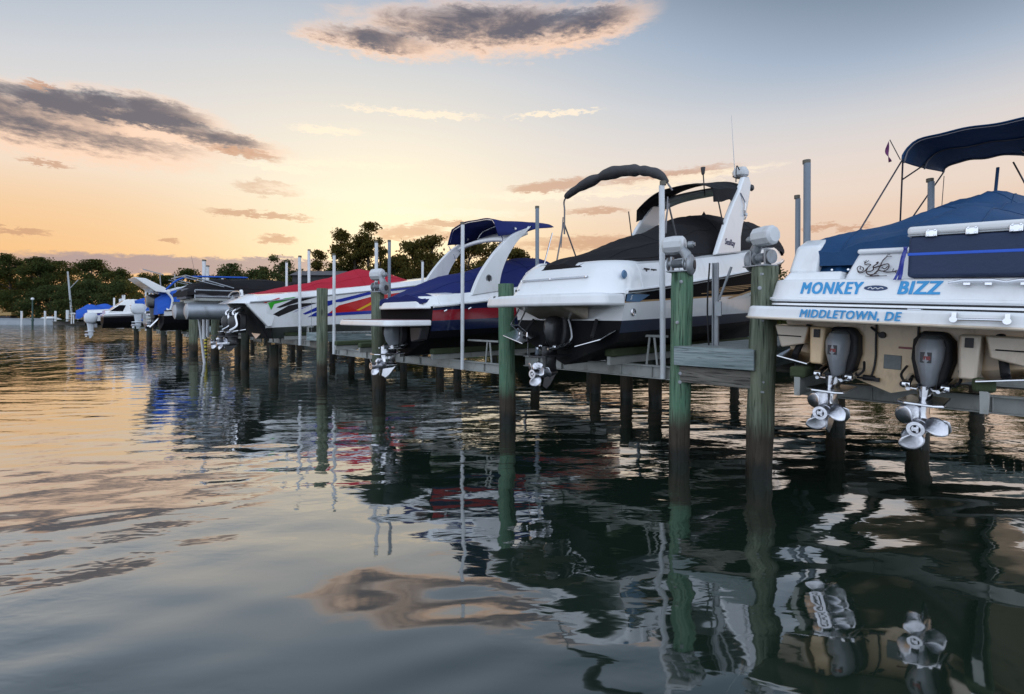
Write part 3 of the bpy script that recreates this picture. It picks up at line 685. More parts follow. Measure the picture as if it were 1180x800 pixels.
# ------------------------------------------------------------------ lifts
def lift(s0, s1, z, a_front, label, poles=(), bunk_y=None, blen=4.2, bz=.22, rear=4.0, bunk_a=-.1):
    """cradle of two aluminium beams between the piles with carpeted bunks"""
    root = dock_root('boat_lift', s0, 0, label=label, cat='boat lift', group='boat lifts under the boats')
    w = s1-s0
    for a in (a_front, rear):
        b = MB(); b.box((a, w/2, z), (.02, w, .17)); b.box((a, w/2, z+.09), (.13, w, .016)); b.box((a, w/2, z-.09), (.13, w, .016))
        for q in (.12, .3, .7, .88): b.box((a-.002, w*q, z), (.10, .014, .16))
        b.build('cradle_beam', ALU, root, bevel=.003)
    c = w/2; bunk_y = bunk_y or (c-.62, c+.62)
    for y_ in bunk_y:
        b = MB(); b.box((bunk_a+blen/2, y_, z+.10+bz/2+.07), (blen, .16, .13), mi=0); bo = b.build('bunk', BUNK, root, bevel=.03)
        b = MB(); b.box((bunk_a+blen/2, y_, z+.10+bz/4), (blen, .06, bz*.6)); b.build('bunk_rail', ALU, root, bevel=.004)
    for pole_ in poles:
        sp, a, zt, r = pole_[:4]; pm = GREYPVC if len(pole_) > 4 else PVC
        b = MB(); b.tube([(a-.09, sp-s0, z-.08), (a-.09+random.uniform(-.02, .02), sp-s0+random.uniform(-.025, .025), zt)], r, 10)
        po = b.build('guide_pole', pm, root)
        MB().tube([(a-.09, sp-s0, zt), (a-.09, sp-s0, zt+.06)], r*1.12, 10).build('cap', BRASSY, po)
    for y_ in (.06, w-.06):
        MB().tube([(a_front, y_, z), (a_front, y_, 2.5)], .006, 5).build('lift_cable', GREYSTEEL, root)
    # little A-frame bracket
    b = MB(); y_ = .35
    b.tube([(a_front+.02, y_-.05, z+.1), (a_front+.02, y_, z+.52)], .018, 6); b.tube([(a_front+.02, y_+.13, z+.1), (a_front+.02, y_+.08, z+.52)], .018, 6); b.box((a_front+.1, y_+.3, z+.54), (.05, .95, .035))
    b.build('support_frame', ALU, root)
    return root
GREYPVC = mat('weathered_grey_pole', (.20, .24, .29), .5, var=.35, vscale=3, bstretch=(1, 1, .3))
BRASSY = mat('bronze_cap', (.11, .10, .08), .5, metal=.3, var=.5, vscale=30)
lift(1.25, 4.28, 1.16, .3, 'aluminium boat lift carrying the white cruiser with black cover', [(1.40, .3, 3.95, .042), (3.9, 3.9, 3.75, .042, 1)], blen=6)
lift(4.95, 8.9, .95, .3, 'aluminium boat lift carrying the navy and red bowrider', [(6.0, .25, 3.96, .04), (5.6, 2.2, 4.55, .045, 1), (8.6, 5.0, 3.75, .045)], bunk_y=(1.8, 3.1))
lift(-2.9, -.2, 1.04, 1.0, 'aluminium boat lift under the white twin-drive boat', [(.23-.05, 3.0, 4.6, .056, 1), (.45-.1, 3.1, 4.05, .042, 1), (-1.27, 5.0, 4.4, .05, 1)], bunk_y=(.86, 2.36), bunk_a=-.42, blen=6, bz=.34)
lift(9.4, 12.3, .95, .3, 'empty boat lift between navy boat and red boat', [(9.66, .3, 3.96, .045), (9.50, .6, 4.0, .042, 1), (12.14, .3, 3.85, .045)], bunk_y=(.6, 2.0))
lift(13.9, 17.8, 1.12, .3, 'aluminium boat lift carrying the striped red and white boat', [(14.55, .25, 3.99, .05), (14.3, 5.0, 4.2, .05), (17.5, 5.0, 4.0, .055)])
lift(19.3, 23.6, 1.15, .3, 'wide boat lift carrying the covered pontoon boat', [(21.2, -1.0, 4.3, .07), (23.2, -.4, 4.25, .07), (19.3, 1.6, 4.3, .05), (19.4, 2.6, 4.9, .06)], blen=6, bunk_y=(1.0, 2.4))
lift(28.0, 31.6, .95, .3, 'boat lift carrying the bright blue covered boat with black outboard', [(31.2, 1.0, 3.9, .05), (31.3, 2.5, 4.0, .05), (28.1, 1.5, 4.1, .05)], bunk_y=(.9, 2.1))
x, y = W2(.66, .30)
ch = empty('steel_channel', (x, y, 1.25), rz=HEAD, label='slim blue grey steel channel with a short strut, right of the bright green pile', cat='steel channel')
b = MB(); b.box((0, .035, .75), (.05, .012, 1.5)); b.box((0, -.035, .75), (.05, .012, 1.5)); b.box((.02, 0, .75), (.01, .07, 1.5)); b.box((-.03, -.05, .86), (.03, .09, .20)); b.build('channel', GREYSTEEL, ch, bevel=.003)
MB().tube([(-.03, -.06, .98), (-.06, -.24, 1.42)], .018, 8).build('strut', GREYSTEEL, ch)
MB().tube(smooth_poly([(.0, .08, 1.5), (-.03, .10, .9), (.0, .09, .3), (.02, .06, .0)], 6), .012, 6).build('conduit', RUB, ch)
lift(36.2, 39.4, .95, .3, 'boat lift between the black outboard and the white cuddy boat', [(36.6, .2, 3.9, .06), (38.4, .6, 4.0, .06), (37.4, 2.5, 4.0, .06), (39.2, 2.8, 4.1, .06)], bunk_y=(.9, 2.1))
lift(46.0, 49.4, .95, .3, 'boat lift carrying the white cuddy boat', [(46.3, .8, 4.0, .06), (48.6, 1.4, 4.1, .06), (49.2, 3.0, 4.1, .06)], bunk_y=(.9, 2.3))
lift(55.6, 58.8, .95, .3, 'farthest boat lift under the blue bow canvas', [(55.9, .5, 4.0, .07), (58.4, .9, 4.1, .07), (57.2, 3.0, 4.3, .07)], bunk_y=(.9, 2.3))
# leaning loose pole and striped cable guard at the grey green pile
x, y = W2(22.0, -.8)
tag(MB().tube([(x-.35, y, 2.0), (x+.02, y, -1.0)], .055, 10).build('white_pole', PVC), 'slim white pole leaning out of the water left of the red boat', 'pole')
def cable_guard():
    m = bpy.data.materials.new('yellow_black_stripe'); m.use_nodes = True; g = NT(m.node_tree); p = m.node_tree.nodes['Principled BSDF']
    z = g.sep(g.new('ShaderNodeTexCoord').outputs['Object'])[2]
    f = g.m('GREATER_THAN', g.m('FRACT', g.m('MULTIPLY', z, 6.2)), .5)
    g.l.new(g.mix(f, (.02, .02, .02), (.72, .62, .06)), p.inputs['Base Color'])
    b = MB(); b.tube([(0, 0, -1), (0, 0, 1.65)], .06, 12); o = b.build('cable_guard', m); x, y = W2(24.1, -.35); o.location = (x, y, 0)
    tag(o, 'yellow and black striped cable guard beside the grey green pile', 'cable guard')
cable_guard()

# ------------------------------------------------------------------ boat building kit
class Hull:
    """hull form in boat coordinates: x forward, y to port, z height above water"""
    def __init__(s, L, B, zk, zc, zs, bc=.86, rise=.5, sheer=.35, stern=.93, p=.55, keelrise=.75, pitch=0):
        s.__dict__.update(locals())
    def beam(s, x):
        t = max(0, min(1, x/s.L)); e = .42
        f = (s.stern+(1-s.stern)*min(1, t/.25)**.6) if t < e else max(0, 1-((t-e)/(1-e))**2.3)
        return s.B*f+.015
    def keel(s, x): t = max(0, min(1, x/s.L)); return s.zk+s.pitch*x+s.keelrise*max(0, (t-.55)/.45)**2.6*(s.zs-s.zk+.2)
    def chz(s, x): t = max(0, min(1, x/s.L)); return s.zc+s.pitch*x+s.rise*t**2.2
    def chy(s, x):
        t = max(0, min(1, x/s.L)); return s.beam(x)*(s.bc if t < .4 else s.bc*(1-((t-.4)/.6)**1.5*.75))
    def shz(s, x): t = max(0, min(1, x/s.L)); return s.zs+s.pitch*x+s.sheer*t**1.15
    def pt(s, x, v):
        """v in 0..1 from chine to sheer"""
        c, b = s.chy(x), s.beam(x); z0 = max(s.chz(x), s.keel(x)+.01); z1 = s.shz(x)
        return c+(b-c)*v**s.p, z0+(z1-z0)*v
    def hb(s, x, z):
        z0 = max(s.chz(x), s.keel(x)+.01); v = max(0, min(1, (z-z0)/(s.shz(x)-z0))); return s.pt(x, v)[0]
    def build(s, name, root, mats, bands, transom=None, n=40, x0=0.0):
        """bands: list of (v_fn or v, material index) going up from the chine; index 0 of mats is the bottom"""
        b = MB(); xs = [x0+(s.L-x0)*(i/(n-1))**.9 for i in range(n)]
        rows = []
        for x in xs:
            r = [(x, 0, s.keel(x)), (x, s.chy(x)*.5, s.keel(x)+(max(s.chz(x), s.keel(x))-s.keel(x))*.52)]
            y, z = s.pt(x, 0); r.append((x, y, z))
            for vf, _ in bands:
                v = vf(x) if callable(vf) else vf; y, z = s.pt(x, max(.001, min(1, v))); r.append((x, y, z))
            rows.append(r)
        m = len(rows[0]); mi = [0, 0]+[q for _, q in bands]
        for sg in (1, -1):
            o = len(b.v); b.v += [(x, y*sg, z) for r in rows for (x, y, z) in r]
            for i in range(n-1):
                for j in range(m-1):
                    b.f.append([o+i*m+j, o+i*m+j+1, o+(i+1)*m+j+1, o+(i+1)*m+j]); b.mi.append(mi[j]); b.sm.append(True)
        r = rows[0]; tm = transom or mi
        for j in range(m-1):
            (x, ya, za), (_, yb, zb) = r[j], r[j+1]
            b.add([(x, ya, za), (x, yb, zb), (x, -yb, zb), (x, -ya, za)], [(0, 1, 2, 3)], tm[j])
        return b.build(name, mats, root, sharp=28)
    def rail(s, name, root, m, r=.03, off=.0, x0=0, n=36):
        b = MB()
        for sg in (1, -1): b.tube([(x, sg*(s.beam(x)+off), s.shz(x)) for x in ls(x0, s.L, n)], r, 8)
        return b.build(name, m, root)
    def deck(s, name, root, m, prof, x0=0, x1=None, n=34, camber=.05, cap=True):
        """prof(x) -> list of (inset, rise) from the sheer inwards"""
        b = MB(); xs = ls(x0, x1 or s.L*.995, n)
        rows = []
        for x in xs:
            B_ = s.beam(x); half = [(max(0, B_-i), s.shz(x)+h) for i, h in prof(x)]
            row = [(x, y, z) for y, z in half]+[(x, 0, half[-1][1]+camber)]+[(x, -y, z) for y, z in half[::-1]]
            rows.append(row)
        k = len(rows[0])
        b.add([v for r in rows for v in r], [(i*k+j, i*k+j+1, (i+1)*k+j+1, (i+1)*k+j) for i in range(n-1) for j in range(k-1)], 0, True)
        if cap: b.f.append(list(range(k))); b.mi.append(0); b.sm.append(False)
        return b.build(name, m, root, sharp=30)

def hull_decal(h, poly, m, name, root, off=.006, side=-1, step=.09):
    """polygon (x, z) wrapped on to the hull side; pieces follow the side's curve"""
    bm = bmesh.new(); vs = [bm.verts.new((x, 0, z)) for x, z in poly]; bm.faces.new(vs)
    bmesh.ops.triangulate(bm, faces=bm.faces)
    for _ in range(5):
        es = [e for e in bm.edges if e.calc_length() > step*2.2]
        if not es: break
        bmesh.ops.subdivide_edges(bm, edges=es, cuts=1); bmesh.ops.triangulate(bm, faces=bm.faces)
    for v in bm.verts: v.co.y = side*(h.hb(v.co.x, v.co.z)+off)
    me = bpy.data.meshes.new(name); bm.to_mesh(me); bm.free(); me.materials.append(m)
    o = bpy.data.objects.new(name, me); C.objects.link(o); o.parent = root; return o

def text(body, size, m, name, root, place, bold=.0, shear=0, sx=1.0, spacing=1.0):
    cu = bpy.data.curves.new('t', 'FONT'); cu.body = body; cu.size = size; cu.shear = shear
    cu.space_character = spacing; cu.resolution_u = 3; cu.fill_mode = 'FRONT'
    o = bpy.data.objects.new('t', cu); C.objects.link(o); bpy.context.view_layer.update()
    me = bpy.data.meshes.new_from_object(o.evaluated_get(bpy.context.evaluated_depsgraph_get())); bpy.data.objects.remove(o)
    V = [(v.co.x, v.co.y) for v in me.vertices]; F = [list(p.vertices) for p in me.polygons]; b = MB()
    steps = [(0, 0)] if not bold else [(dx*bold, dy*bold) for dx in (-1, 0, 1) for dy in (-.6, .6)]
    for i, (dx, dy) in enumerate(steps):
        vs = []
        for x, y in V:
            p = Vector(place(x*sx+dx, y+dy)); q = Vector(place(x*sx+dx+.01, y+dy)); r_ = Vector(place(x*sx+dx, y+dy+.01))
            n = (q-p).cross(r_-p).normalized(); vs.append(p+n*(.0004*i))
        b.add(vs, F)
    me2 = bpy.data.meshes.new(name); me2.from_pydata(b.v, [], b.f); me2.materials.append(m)
    q = bpy.data.objects.new(name, me2); C.objects.link(q); q.parent = root; return q

def cover(name, root, m, st, n=None, skirt=.12, wr=.012, seed=1, dup_n=60, capends=True, pw=2.0, tc=0):
    """canvas stretched over a boat; st rows are (x, half width, edge height, crown height)"""
    r = np.random.default_rng(seed); xs = [q[0] for q in st]; n = n or dup_n
    X = ls(xs[0], xs[-1], n); ph = r.random(6)*6.28; fr = r.uniform(2, 7, 6); fy = r.uniform(1.5, 6, 6)
    T = [-1.0, -1.0, -.985]+ls(-.94, .94, 25)+[.985, 1.0, 1.0]
    xp = max(st, key=lambda q: q[3])[0]
    def f(x, j):
        hw = lerp(x, xs, [q[1] for q in st]); ze = lerp(x, xs, [q[2] for q in st]); zc = lerp(x, xs, [q[3] for q in st])
        t = T[j]; tq = (t+tc)/(1+tc*t); z = ze+(zc-ze)*(1-abs(tq)**pw)
        w = sum(math.sin(fr[i]*x+fy[i]*t*2+ph[i]) for i in range(6))*wr*(1-.3*abs(t))
        # tension folds running up from the snaps
        w += .016*math.sin(x*7.5+math.sin(x*2.3)*1.5)*max(0, abs(t)-.45)
        w += wr*1.3*math.sin(x*4.1+t*6+ph[2])*math.sin(t*9+ph[3]+x)*(1-t*t)
        dx_ = x-xp; ph_ = math.atan2(t*hw, dx_); rr_ = math.hypot(dx_, t*hw)
        w += wr*2.0*(abs(math.sin(ph_*4.5+ph[4]))**.7-.6)*min(1, rr_/.7)*math.exp(-rr_/2.6)*min(1, (1.02-abs(t))*5)
        y = t*hw
        if j in (0, len(T)-1): z -= skirt*(.75+.25*math.sin(x*9+ph[0])); y *= 1.006
        return (x, y, z+w)
    b = MB(); b.grid(lambda x, j: f(x, j), X, list(range(len(T))))
    if capends:
        for x in (X[0], X[-1]):
            k = [f(x, j) for j in range(len(T))]; zb = min(p[2] for p in k)-.02
            b.add(k+[(p[0], p[1], zb) for p in k], [(j, j+1, len(k)+j+1, len(k)+j) for j in range(len(k)-1)], 0, True)
    o = b.build(name, m, root, sharp=50)
    q = MB(); nT = len(T)
    def up(p): return (p[0], p[1]*1.003, p[2]+.004)
    for j in (8, nT-9): q.tube([up(f(x, j)) for x in X], .0055, 5)
    for j in (3, nT-4): q.tube([up(f(x, j)) for x in X], .008, 5)
    for k in range(1, 4):
        x = X[0]+(X[-1]-X[0])*k/4.3; q.tube([up(f(x, j)) for j in range(2, nT-2)], .005, 5)
    q.build('stitching', m, o)
    return o

def propeller(parent, c, r=.2, blades=3, rot=0, m=None, hub=.075, pitch=.35, hand=1):
    """axis along x, hub end aft"""
    b = MB(); cx, cy, cz = c
    b.lathe([(hub*.55, -.045), (hub*.62, -.05), (hub, -.05), (hub*1.06, .03), (hub*.95, .13), (hub*.6, .14)], c, 'X', 20, cap=False)
    b.lathe([(.0, .0), (hub*.62, .0), (hub*.56, -.044)], c, 'X', 16, 1, cap=False); b.lathe([(0, -.05), (hub*.25, -.05), (hub*.25, -.015)], c, 'X', 10)
    for q in range(3):
        th = 2*math.pi*q/3; b.box((cx-.03, cy+math.cos(th)*hub*.38, cz+math.sin(th)*hub*.38), (.02, .014, hub*.62), M=Matrix.Rotation(-th+math.pi/2, 3, 'X') if False else None)
    for k in range(blades):
        t0 = rot+2*math.pi*k/blades
        def f(u, v):
            rad = hub*.9+(r-hub*.9)*u
            wdt = (.88*math.sin(math.pi*min(.985, .22+.72*u))**.65)*1.0
            th = t0+hand*((v-.5)*wdt*1.32+.30*u**1.5)
            ax = .045-(v-.5)*pitch*wdt*.42*(1-.25*u)-.03*u**2
            return (cx+ax-.01*math.sin(math.pi*v), cy+rad*math.cos(th), cz+rad*math.sin(th))
        us, vs = ls(0, 1, 9), ls(0, 1, 9)
        b.grid(f, us, vs)
    return b.build('propeller', [m or PROPM, RUB], parent, sharp=45, solid=.006)

def stern_drive(root, x, y, zt, m=DRIVEG, shield=True, duo=True, pz=None, tilt=0, pr=.205, rot=0, badge=True):
    """drive leg hung on the transom at (x, y); zt is the top of the leg"""
    z = lambda q: zt+q
    b = MB()
    # tapering front shell, wide shoulders on top, narrow neck below
    prof = [(0.03, .05, .28, .10), (.0, .09, .37, .14), (-.08, .112, .42, .17), (-.20, .105, .43, .18), (-.32, .078, .39, .20), (-.43, .062, .32, .22), (-.50, .055, .28, .22)]
    ring = []
    for (dz, hw, fx, bk) in prof:
        ring.append([(x-fx*math.cos(t)*.5-fx*.5 if abs(math.cos(t)) < 0 else x-.02-(fx)*(.5+.5*math.cos(t)), y+hw*math.sin(t)*(1 if math.cos(t) > -.3 else .8), z(dz)) for t in [2*math.pi*k/16 for k in range(16)]])
    vs = [p for r_ in ring for p in r_]; n = len(ring)
    b.add(vs, [(i*16+k, i*16+(k+1) % 16, (i+1)*16+(k+1) % 16, (i+1)*16+k) for i in range(n-1) for k in range(16)], 0, True)
    b.f.append(list(range(16))); b.mi.append(0); b.sm.append(False)
    drv = b.build('stern_drive', m, root, sharp=35)
    if shield:
        b = MB(); pts = [(-.13, -.44), (-.18, -.22), (-.17, -.02), (-.10, .07), (.10, .07), (.17, -.02), (.18, -.22), (.13, -.44), (.08, -.50), (-.08, -.50)]
        b.prism(pts, lambda p, q: (x+.01, y+p, z(q)), lambda p, q: (x-.15, y+p*.86, z(q*.97)))
        b.build('gimbal_housing', RUB, drv, bevel=.03)
    if badge:
        MB().box((x-.435, y, z(-.17)), (.012, .085, .10)).build('badge', [DARKB], drv, bevel=.003)
        MB().box((x-.445, y-.01, z(-.175)), (.004, .05, .035)).build('badge_mark', [REDP], drv)
    # upper plates, cavitation plate and gear case
    b = MB()
    b.prism([(-.04, -.13), (-.36, -.15), (-.40, -.04), (-.40, .04), (-.36, .15), (-.04, .13)], lambda p, q: (x+p, y+q, z(-.47)), lambda p, q: (x+p, y+q, z(-.495)))
    b.prism([(-.05, -.15), (-.62, -.17), (-.70, -.10), (-.70, .10), (-.62, .17), (-.05, .15)], lambda p, q: (x+p, y+q, z(-.575)), lambda p, q: (x+p, y+q*1.03, z(-.60)))
    b.build('cavitation_plate', CHROME if m is DRIVEG else m, drv, bevel=.008)
    pz_ = pz if pz is not None else zt-.88
    b = MB()
    for (za, zb) in ((z(-.44), pz_),):
        sec = [(za, .34, .07), (z(-.55), .34, .055), (z(-.60), .34, .035), (pz_+.10, .30, .028), (pz_+.03, .34, .05)]
        vs = []
        for (zz, ln, hw) in sec:
            for k in range(12):
                t = 2*math.pi*k/12; vs.append((x-.34-ln*.5*math.cos(t), y+hw*math.sin(t), zz))
        b.add(vs, [(i*12+k, i*12+(k+1) % 12, (i+1)*12+(k+1) % 12, (i+1)*12+k) for i in range(len(sec)-1) for k in range(12)], 0, True)
    b.lathe([(.0, .06), (.035, .04), (.06, -.05), (.068, -.2), (.062, -.36), (.05, -.40)], (x-.22, y, pz_), 'X', 16)
    b.prism([(-.18, -.02), (-.46, -.02), (-.50, -.20), (-.42, -.25), (-.34, -.20)], lambda p, q: (x+p, y-.008, pz_+q), lambda p, q: (x+p, y+.008, pz_+q))
    b.build('gear_case', CHROME if m is DRIVEG else m, drv, sharp=35)
    propeller(drv, (x-.68, y, pz_), pr, 3, rot, hub=.065)
    if duo: propeller(drv, (x-.55, y, pz_), pr*1.02, 3, rot+.55, hub=.07, hand=-1)
    for sg in (1, -1):
        b = MB(); b.tube([(x-.02, y+sg*.17, z(-.40)), (x-.36, y+sg*.145, z(-.45))], .030, 12); b.tube([(x-.36, y+sg*.145, z(-.45)), (x-.50, y+sg*.11, z(-.475))], .018, 8)
        b.lathe([(.0, -.03), (.036, -.03), (.036, .03), (0, .03)], (x-.36, y+sg*.145, z(-.45)), 'Y', 12); b.build('trim_ram', CHROME, drv)
        MB().tube(smooth_poly([(x-.05, y+sg*.20, z(-.30)), (x-.16, y+sg*.225, z(-.38)), (x-.22, y+sg*.19, z(-.44))], 5), .012, 6).build('hydraulic_hose', RUB, drv)
    return drv

def outboard(root, x, y, zt, h=1.75, m=OUTK, w=.30, tilt=0):
    """outboard motor standing on the transom, cowl top at zt"""
    hc = h*.42; sec = [(0, .55, .5), (-.03, .85, .8), (-.10, 1, 1), (-.24, 1, 1), (-.34, .92, .95), (-.40, .7, .8), (-.42, .5, .6)]
    vs = []
    for (dz, sx, sy) in sec:
        for k in range(20):
            t = 2*math.pi*k/20; c, s_ = math.cos(t), math.sin(t); e = .7
            vs.append((x-.32+.40*sx*math.copysign(abs(c)**e, c), y+w*sy*math.copysign(abs(s_)**e, s_), zt+dz*h))
    b = MB(); b.add(vs, [(i*20+k, i*20+(k+1) % 20, (i+1)*20+(k+1) % 20, (i+1)*20+k) for i in range(len(sec)-1) for k in range(20)], 0, True)
    b.f.append(list(range(20))); b.mi.append(0); b.sm.append(False); b.f.append([6*20+k for k in range(20)]); b.mi.append(0); b.sm.append(False)
    ob = b.build('outboard_motor', m, root, sharp=40)
    b = MB(); b.box((x-.73, y, zt-.075*h), (.012, w*1.1, .035)); b.box((x-.735, y, zt-.20*h), (.008, w*.8, .02)); b.build('cowl_trim', CHROME, ob)
    sec = [(-.41, .24, .15), (-.55, .20, .11), (-.72, .17, .075), (-.74, .30, .12), (-.76, .30, .12), (-.77, .16, .05), (-.93, .15, .04)]
    vs = []
    for (dz, lx, ly) in sec:
        for k in range(12):
            t = 2*math.pi*k/12; vs.append((x-.32+lx*math.cos(t)-(.05 if -.77 < dz < -.73 else 0), y+ly*math.sin(t), zt+dz*h))
    b = MB(); b.add(vs, [(i*12+k, i*12+(k+1) % 12, (i+1)*12+(k+1) % 12, (i+1)*12+k) for i in range(len(sec)-1) for k in range(12)], 0, True)
    b.lathe([(0, .2), (.05, .1), (.07, -.1), (.06, -.25)], (x-.36, y, zt-.88*h), 'X', 12)
    b.prism([(0, 0), (-.24, 0), (-.2, -.13*h), (-.1, -.12*h)], lambda p, q: (x-.2+p, y-.01, zt-.9*h+q), lambda p, q: (x-.2+p, y+.01, zt-.9*h+q))
    b.build('lower_unit', m, ob, sharp=40)
    MB().box((x-.02, y, zt-.52*h), (.16, .3, .3)).build('clamp_bracket', DRIVEG, ob, bevel=.02)
    propeller(ob, (x-.62, y, zt-.88*h), .17, 3, .4)
    return ob

def slab(root, name, m, x0, x1, hw, z0, z1, rad=.25, bow=.05, taper=.02, bevel=.02):
    """swim platform: rounded rear corners, slightly bowed rear edge"""
    pts = [(x1, hw)]
    for k in range(9):
        t = math.pi/2*k/8; pts.append((x0+rad-rad*math.sin(t)+.0, hw-rad+rad*math.cos(t)))
    for k in range(1, 12):
        q = k/12; yy = (hw-rad)*(1-2*q); pts.append((x0-bow*(1-(yy/(hw-rad))**2), yy))
    for k in range(9):
        t = math.pi/2*k/8; pts.append((x0+rad-rad*math.cos(t), -(hw-rad)-rad*math.sin(t)))
    pts.append((x1, -hw))
    b = MB(); b.prism(pts, lambda p, q: (p+.02, q*(1-taper), z1), lambda p, q: (p, q, z0)); return b.build(name, m, root, bevel=bevel, segs=3)
def side_prism(b, poly, y, t, lean=0, zb=0, mi=0):
    return b.prism(poly, lambda p, q: (p, y-t/2-lean*(q-zb), q), lambda p, q: (p, y+t/2-lean*(q-zb), q), mi)

# ------------------------------------------------------------------ the near white boat with twin drives
def near_boat():
    root = dock_root('motor_boat', -1.27, 0, -4, roll=.045, label='nearest white motor boat with blue canvas cover and two silver propellers', cat='motor boat')
    h = Hull(8.6, 1.14, 1.19, 1.52, 2.22, bc=.90, rise=.75, sheer=.95, stern=.95, p=.8)
    h.build('hull', root, [CREAM, CREAMW, NAVYGEL, GEL], [(.42, 1), (.62, 2), (1.0, 3)], transom=[0, 0, 0, 0, 2], n=44)
    h.rail('rub_rail', root, DARKB, .03, .005, x0=.05)
    # tapered stern blocks each side of the transom
    for sg, dx in ((1, 0), (-1, 0)):
        b = MB()
        b.prism([(1.08, 1.86), (.72, 1.86), (.76, 1.66), (1.0, 1.60)], lambda p, q: (-.30, sg*p, q), lambda p, q: (.02, sg*p, q)); b.build('hull_step', CREAMW, root, bevel=.015)
        b = MB(); b.box((-.31, sg*.92, 1.74), (.012, .26, .012)); b.build('step_groove', BOTTOM, root)
        b = MB(); b.prism([(.075, 1.86), (-.075, 1.86), (-.062, 1.45), (.062, 1.45)], lambda p, q: (-.34, sg*.62+p, q), lambda p, q: (-.12, sg*.62+p*1.2, q)); b.build('exhaust_housing', CREAMW if sg < 0 else CREAM, root, bevel=.02)
        MB().box((-.35, sg*.62, 1.79), (.02, .06, .09)).build('exhaust_flap', RUB, root, bevel=.004)
        b = MB(); b.prism([(-.02, 1.50), (-.42, 1.44), (-.42, 1.455), (-.02, 1.515)], lambda p, q: (p, sg*.68, q), lambda p, q: (p, sg*1.0, q+.06)); b.build('trim_tab', CHROME, root, bevel=.003)
        MB().tube([(-.02, sg*.80, 1.86), (-.26, sg*.86, 1.52)], .035, 10).build('trim_tab_ram', RUB, root)
    # platform with the port of hail
    slab(root, 'swim_platform', GEL, -.86, -.02, 1.225, 1.93, 2.075, rad=.16, bow=.03, taper=.018, bevel=.03)
    MB().tube([(-.2, 1.235, 1.945), (-.70, 1.235, 1.945), (-.82, 1.16, 1.945), (-.878, 1.0, 1.945)]+[(-.868-.03*(1-(y/1.0)**2), y, 1.945) for y in ls(.9, -.9, 14)]+[(-.878, -1.0, 1.945), (-.82, -1.16, 1.945), (-.70, -1.235, 1.945), (-.2, -1.235, 1.945)], .014, 6).build('platform_lip', CREAMW, root)
    fx = lambda y: -.855-.03*(1-(y/1.06)**2)-.012
    text('MIDDLETOWN, DE', .115, CYANV, 'lettering', root, lambda u, v: (fx(.63-u)+.02*(v/.145), .63-u, 1.972+v), bold=.0034, shear=.18, sx=.78, spacing=1.12)
    # lower transom wall with the boat's name, rounded ends
    P = []
    for k in range(7):
        t = math.pi/2*k/6; P.append((-.40+.22-.22*math.sin(t), 1.17-.22+.22*math.cos(t)))
    P = [(.10, 1.17)]+P+[(q, -w) for q, w in P[::-1]]+[(.10, -1.17)]
    b = MB(); b.prism(P, lambda p, q: (p+.03, q*.955, 2.385), lambda p, q: (p, q, 2.135)); b.build('transom', GEL, root, bevel=.022, segs=3)
    b = MB(); b.prism([(p-.008 if p < 0 else p, q*1.008) for p, q in P], lambda p, q: (p, q, 2.185), lambda p, q: (p, q, 2.150)); b.build('transom_rail', [GEL], root, bevel=.008)
    b = MB(); b.prism([(p*.92, q*.97) for p, q in P], lambda p, q: (p, q, 2.136), lambda p, q: (p, q, 2.07)); b.build('shadow_gap', RUB, root); b = MB(); b.prism([(p*.97 if p < 0 else p, q*.99) for p, q in P], lambda p, q: (p, q, 2.116), lambda p, q: (p, q, 2.094)); b.build('deck_flange', GEL, root)
    wx = lambda v: -.4035+.03*(v+.05)/.19
    text('MONKEY', .178, CYANV, 'lettering', root, lambda u, v: (wx(v), .795-u, 2.228+v), bold=.0062, shear=.22, sx=.71, spacing=1.14)
    text('BIZZ', .178, CYANV, 'lettering', root, lambda u, v: (wx(v), -.075-u, 2.232+v), bold=.0068, shear=.22, sx=.80, spacing=1.10)
    b = MB(); b.prism([(math.cos(t)*.10, math.sin(t)*.028) for t in [2*math.pi*k/24 for k in range(24)]], lambda p, q: (wx(.06)-.002, .10+p, 2.288+q), lambda p, q: (wx(.06)+.004, .10+p, 2.288+q)); bd = b.build('oval_badge', mat('navy_badge', (.01, .035, .11), .3), root)
    b = MB()
    b.tube(smooth_poly([(wx(.06)-.005, .165, 2.283), (wx(.06)-.005, .14, 2.297), (wx(.06)-.005, .125, 2.280), (wx(.06)-.005, .10, 2.293), (wx(.06)-.005, .08, 2.281), (wx(.06)-.005, .055, 2.293), (wx(.06)-.005, .035, 2.283)], 5), .0045, 5); b.build('badge_script', PVC, bd)
    # engine hatch, side ledges, corner fairings
    b = MB(); b.prism([(.50, 2.37), (.36, 2.69), (-.36, 2.69), (-.50, 2.37)], lambda p, q: (.0+(q-2.37)*.10, p, q), lambda p, q: (.75, p, q)); b.build('engine_hatch', GEL, root, bevel=.03, segs=3)
    MB().box((.36, 0, 2.705), (.74, .74, .055)).build('hatch_lid', GEL, root, bevel=.024, segs=3)
    for sg in (1, -1):
        b = MB(); b.prism([(1.10, 2.37), (1.02, 2.49), (.48, 2.49), (.48, 2.37)], lambda p, q: (-.14+(q-2.37)*.5, sg*p, q), lambda p, q: (.72, sg*p, q)); b.build('side_ledge', GEL, root, bevel=.025, segs=3)
        b = MB(); b.prism([(-.02, 2.48), (.06, 2.80), (.30, 2.90), (1.5, 2.98), (1.5, 2.48)], lambda p, q: (p, sg*.75, q), lambda p, q: (p, sg*(1.06-.16*(q-2.48)), q)); b.build('corner_fairing', GEL, root, bevel=.035, segs=3)
    h2 = Hull(8.6, 1.14, 1.19, 2.2, 2.24, sheer=.95, stern=.95)
    h2.deck('deck', root, GEL, lambda x: [(0, 0), (.05, .14), (.09, .36), (.16, .50), (.24, .52)], x0=.7)
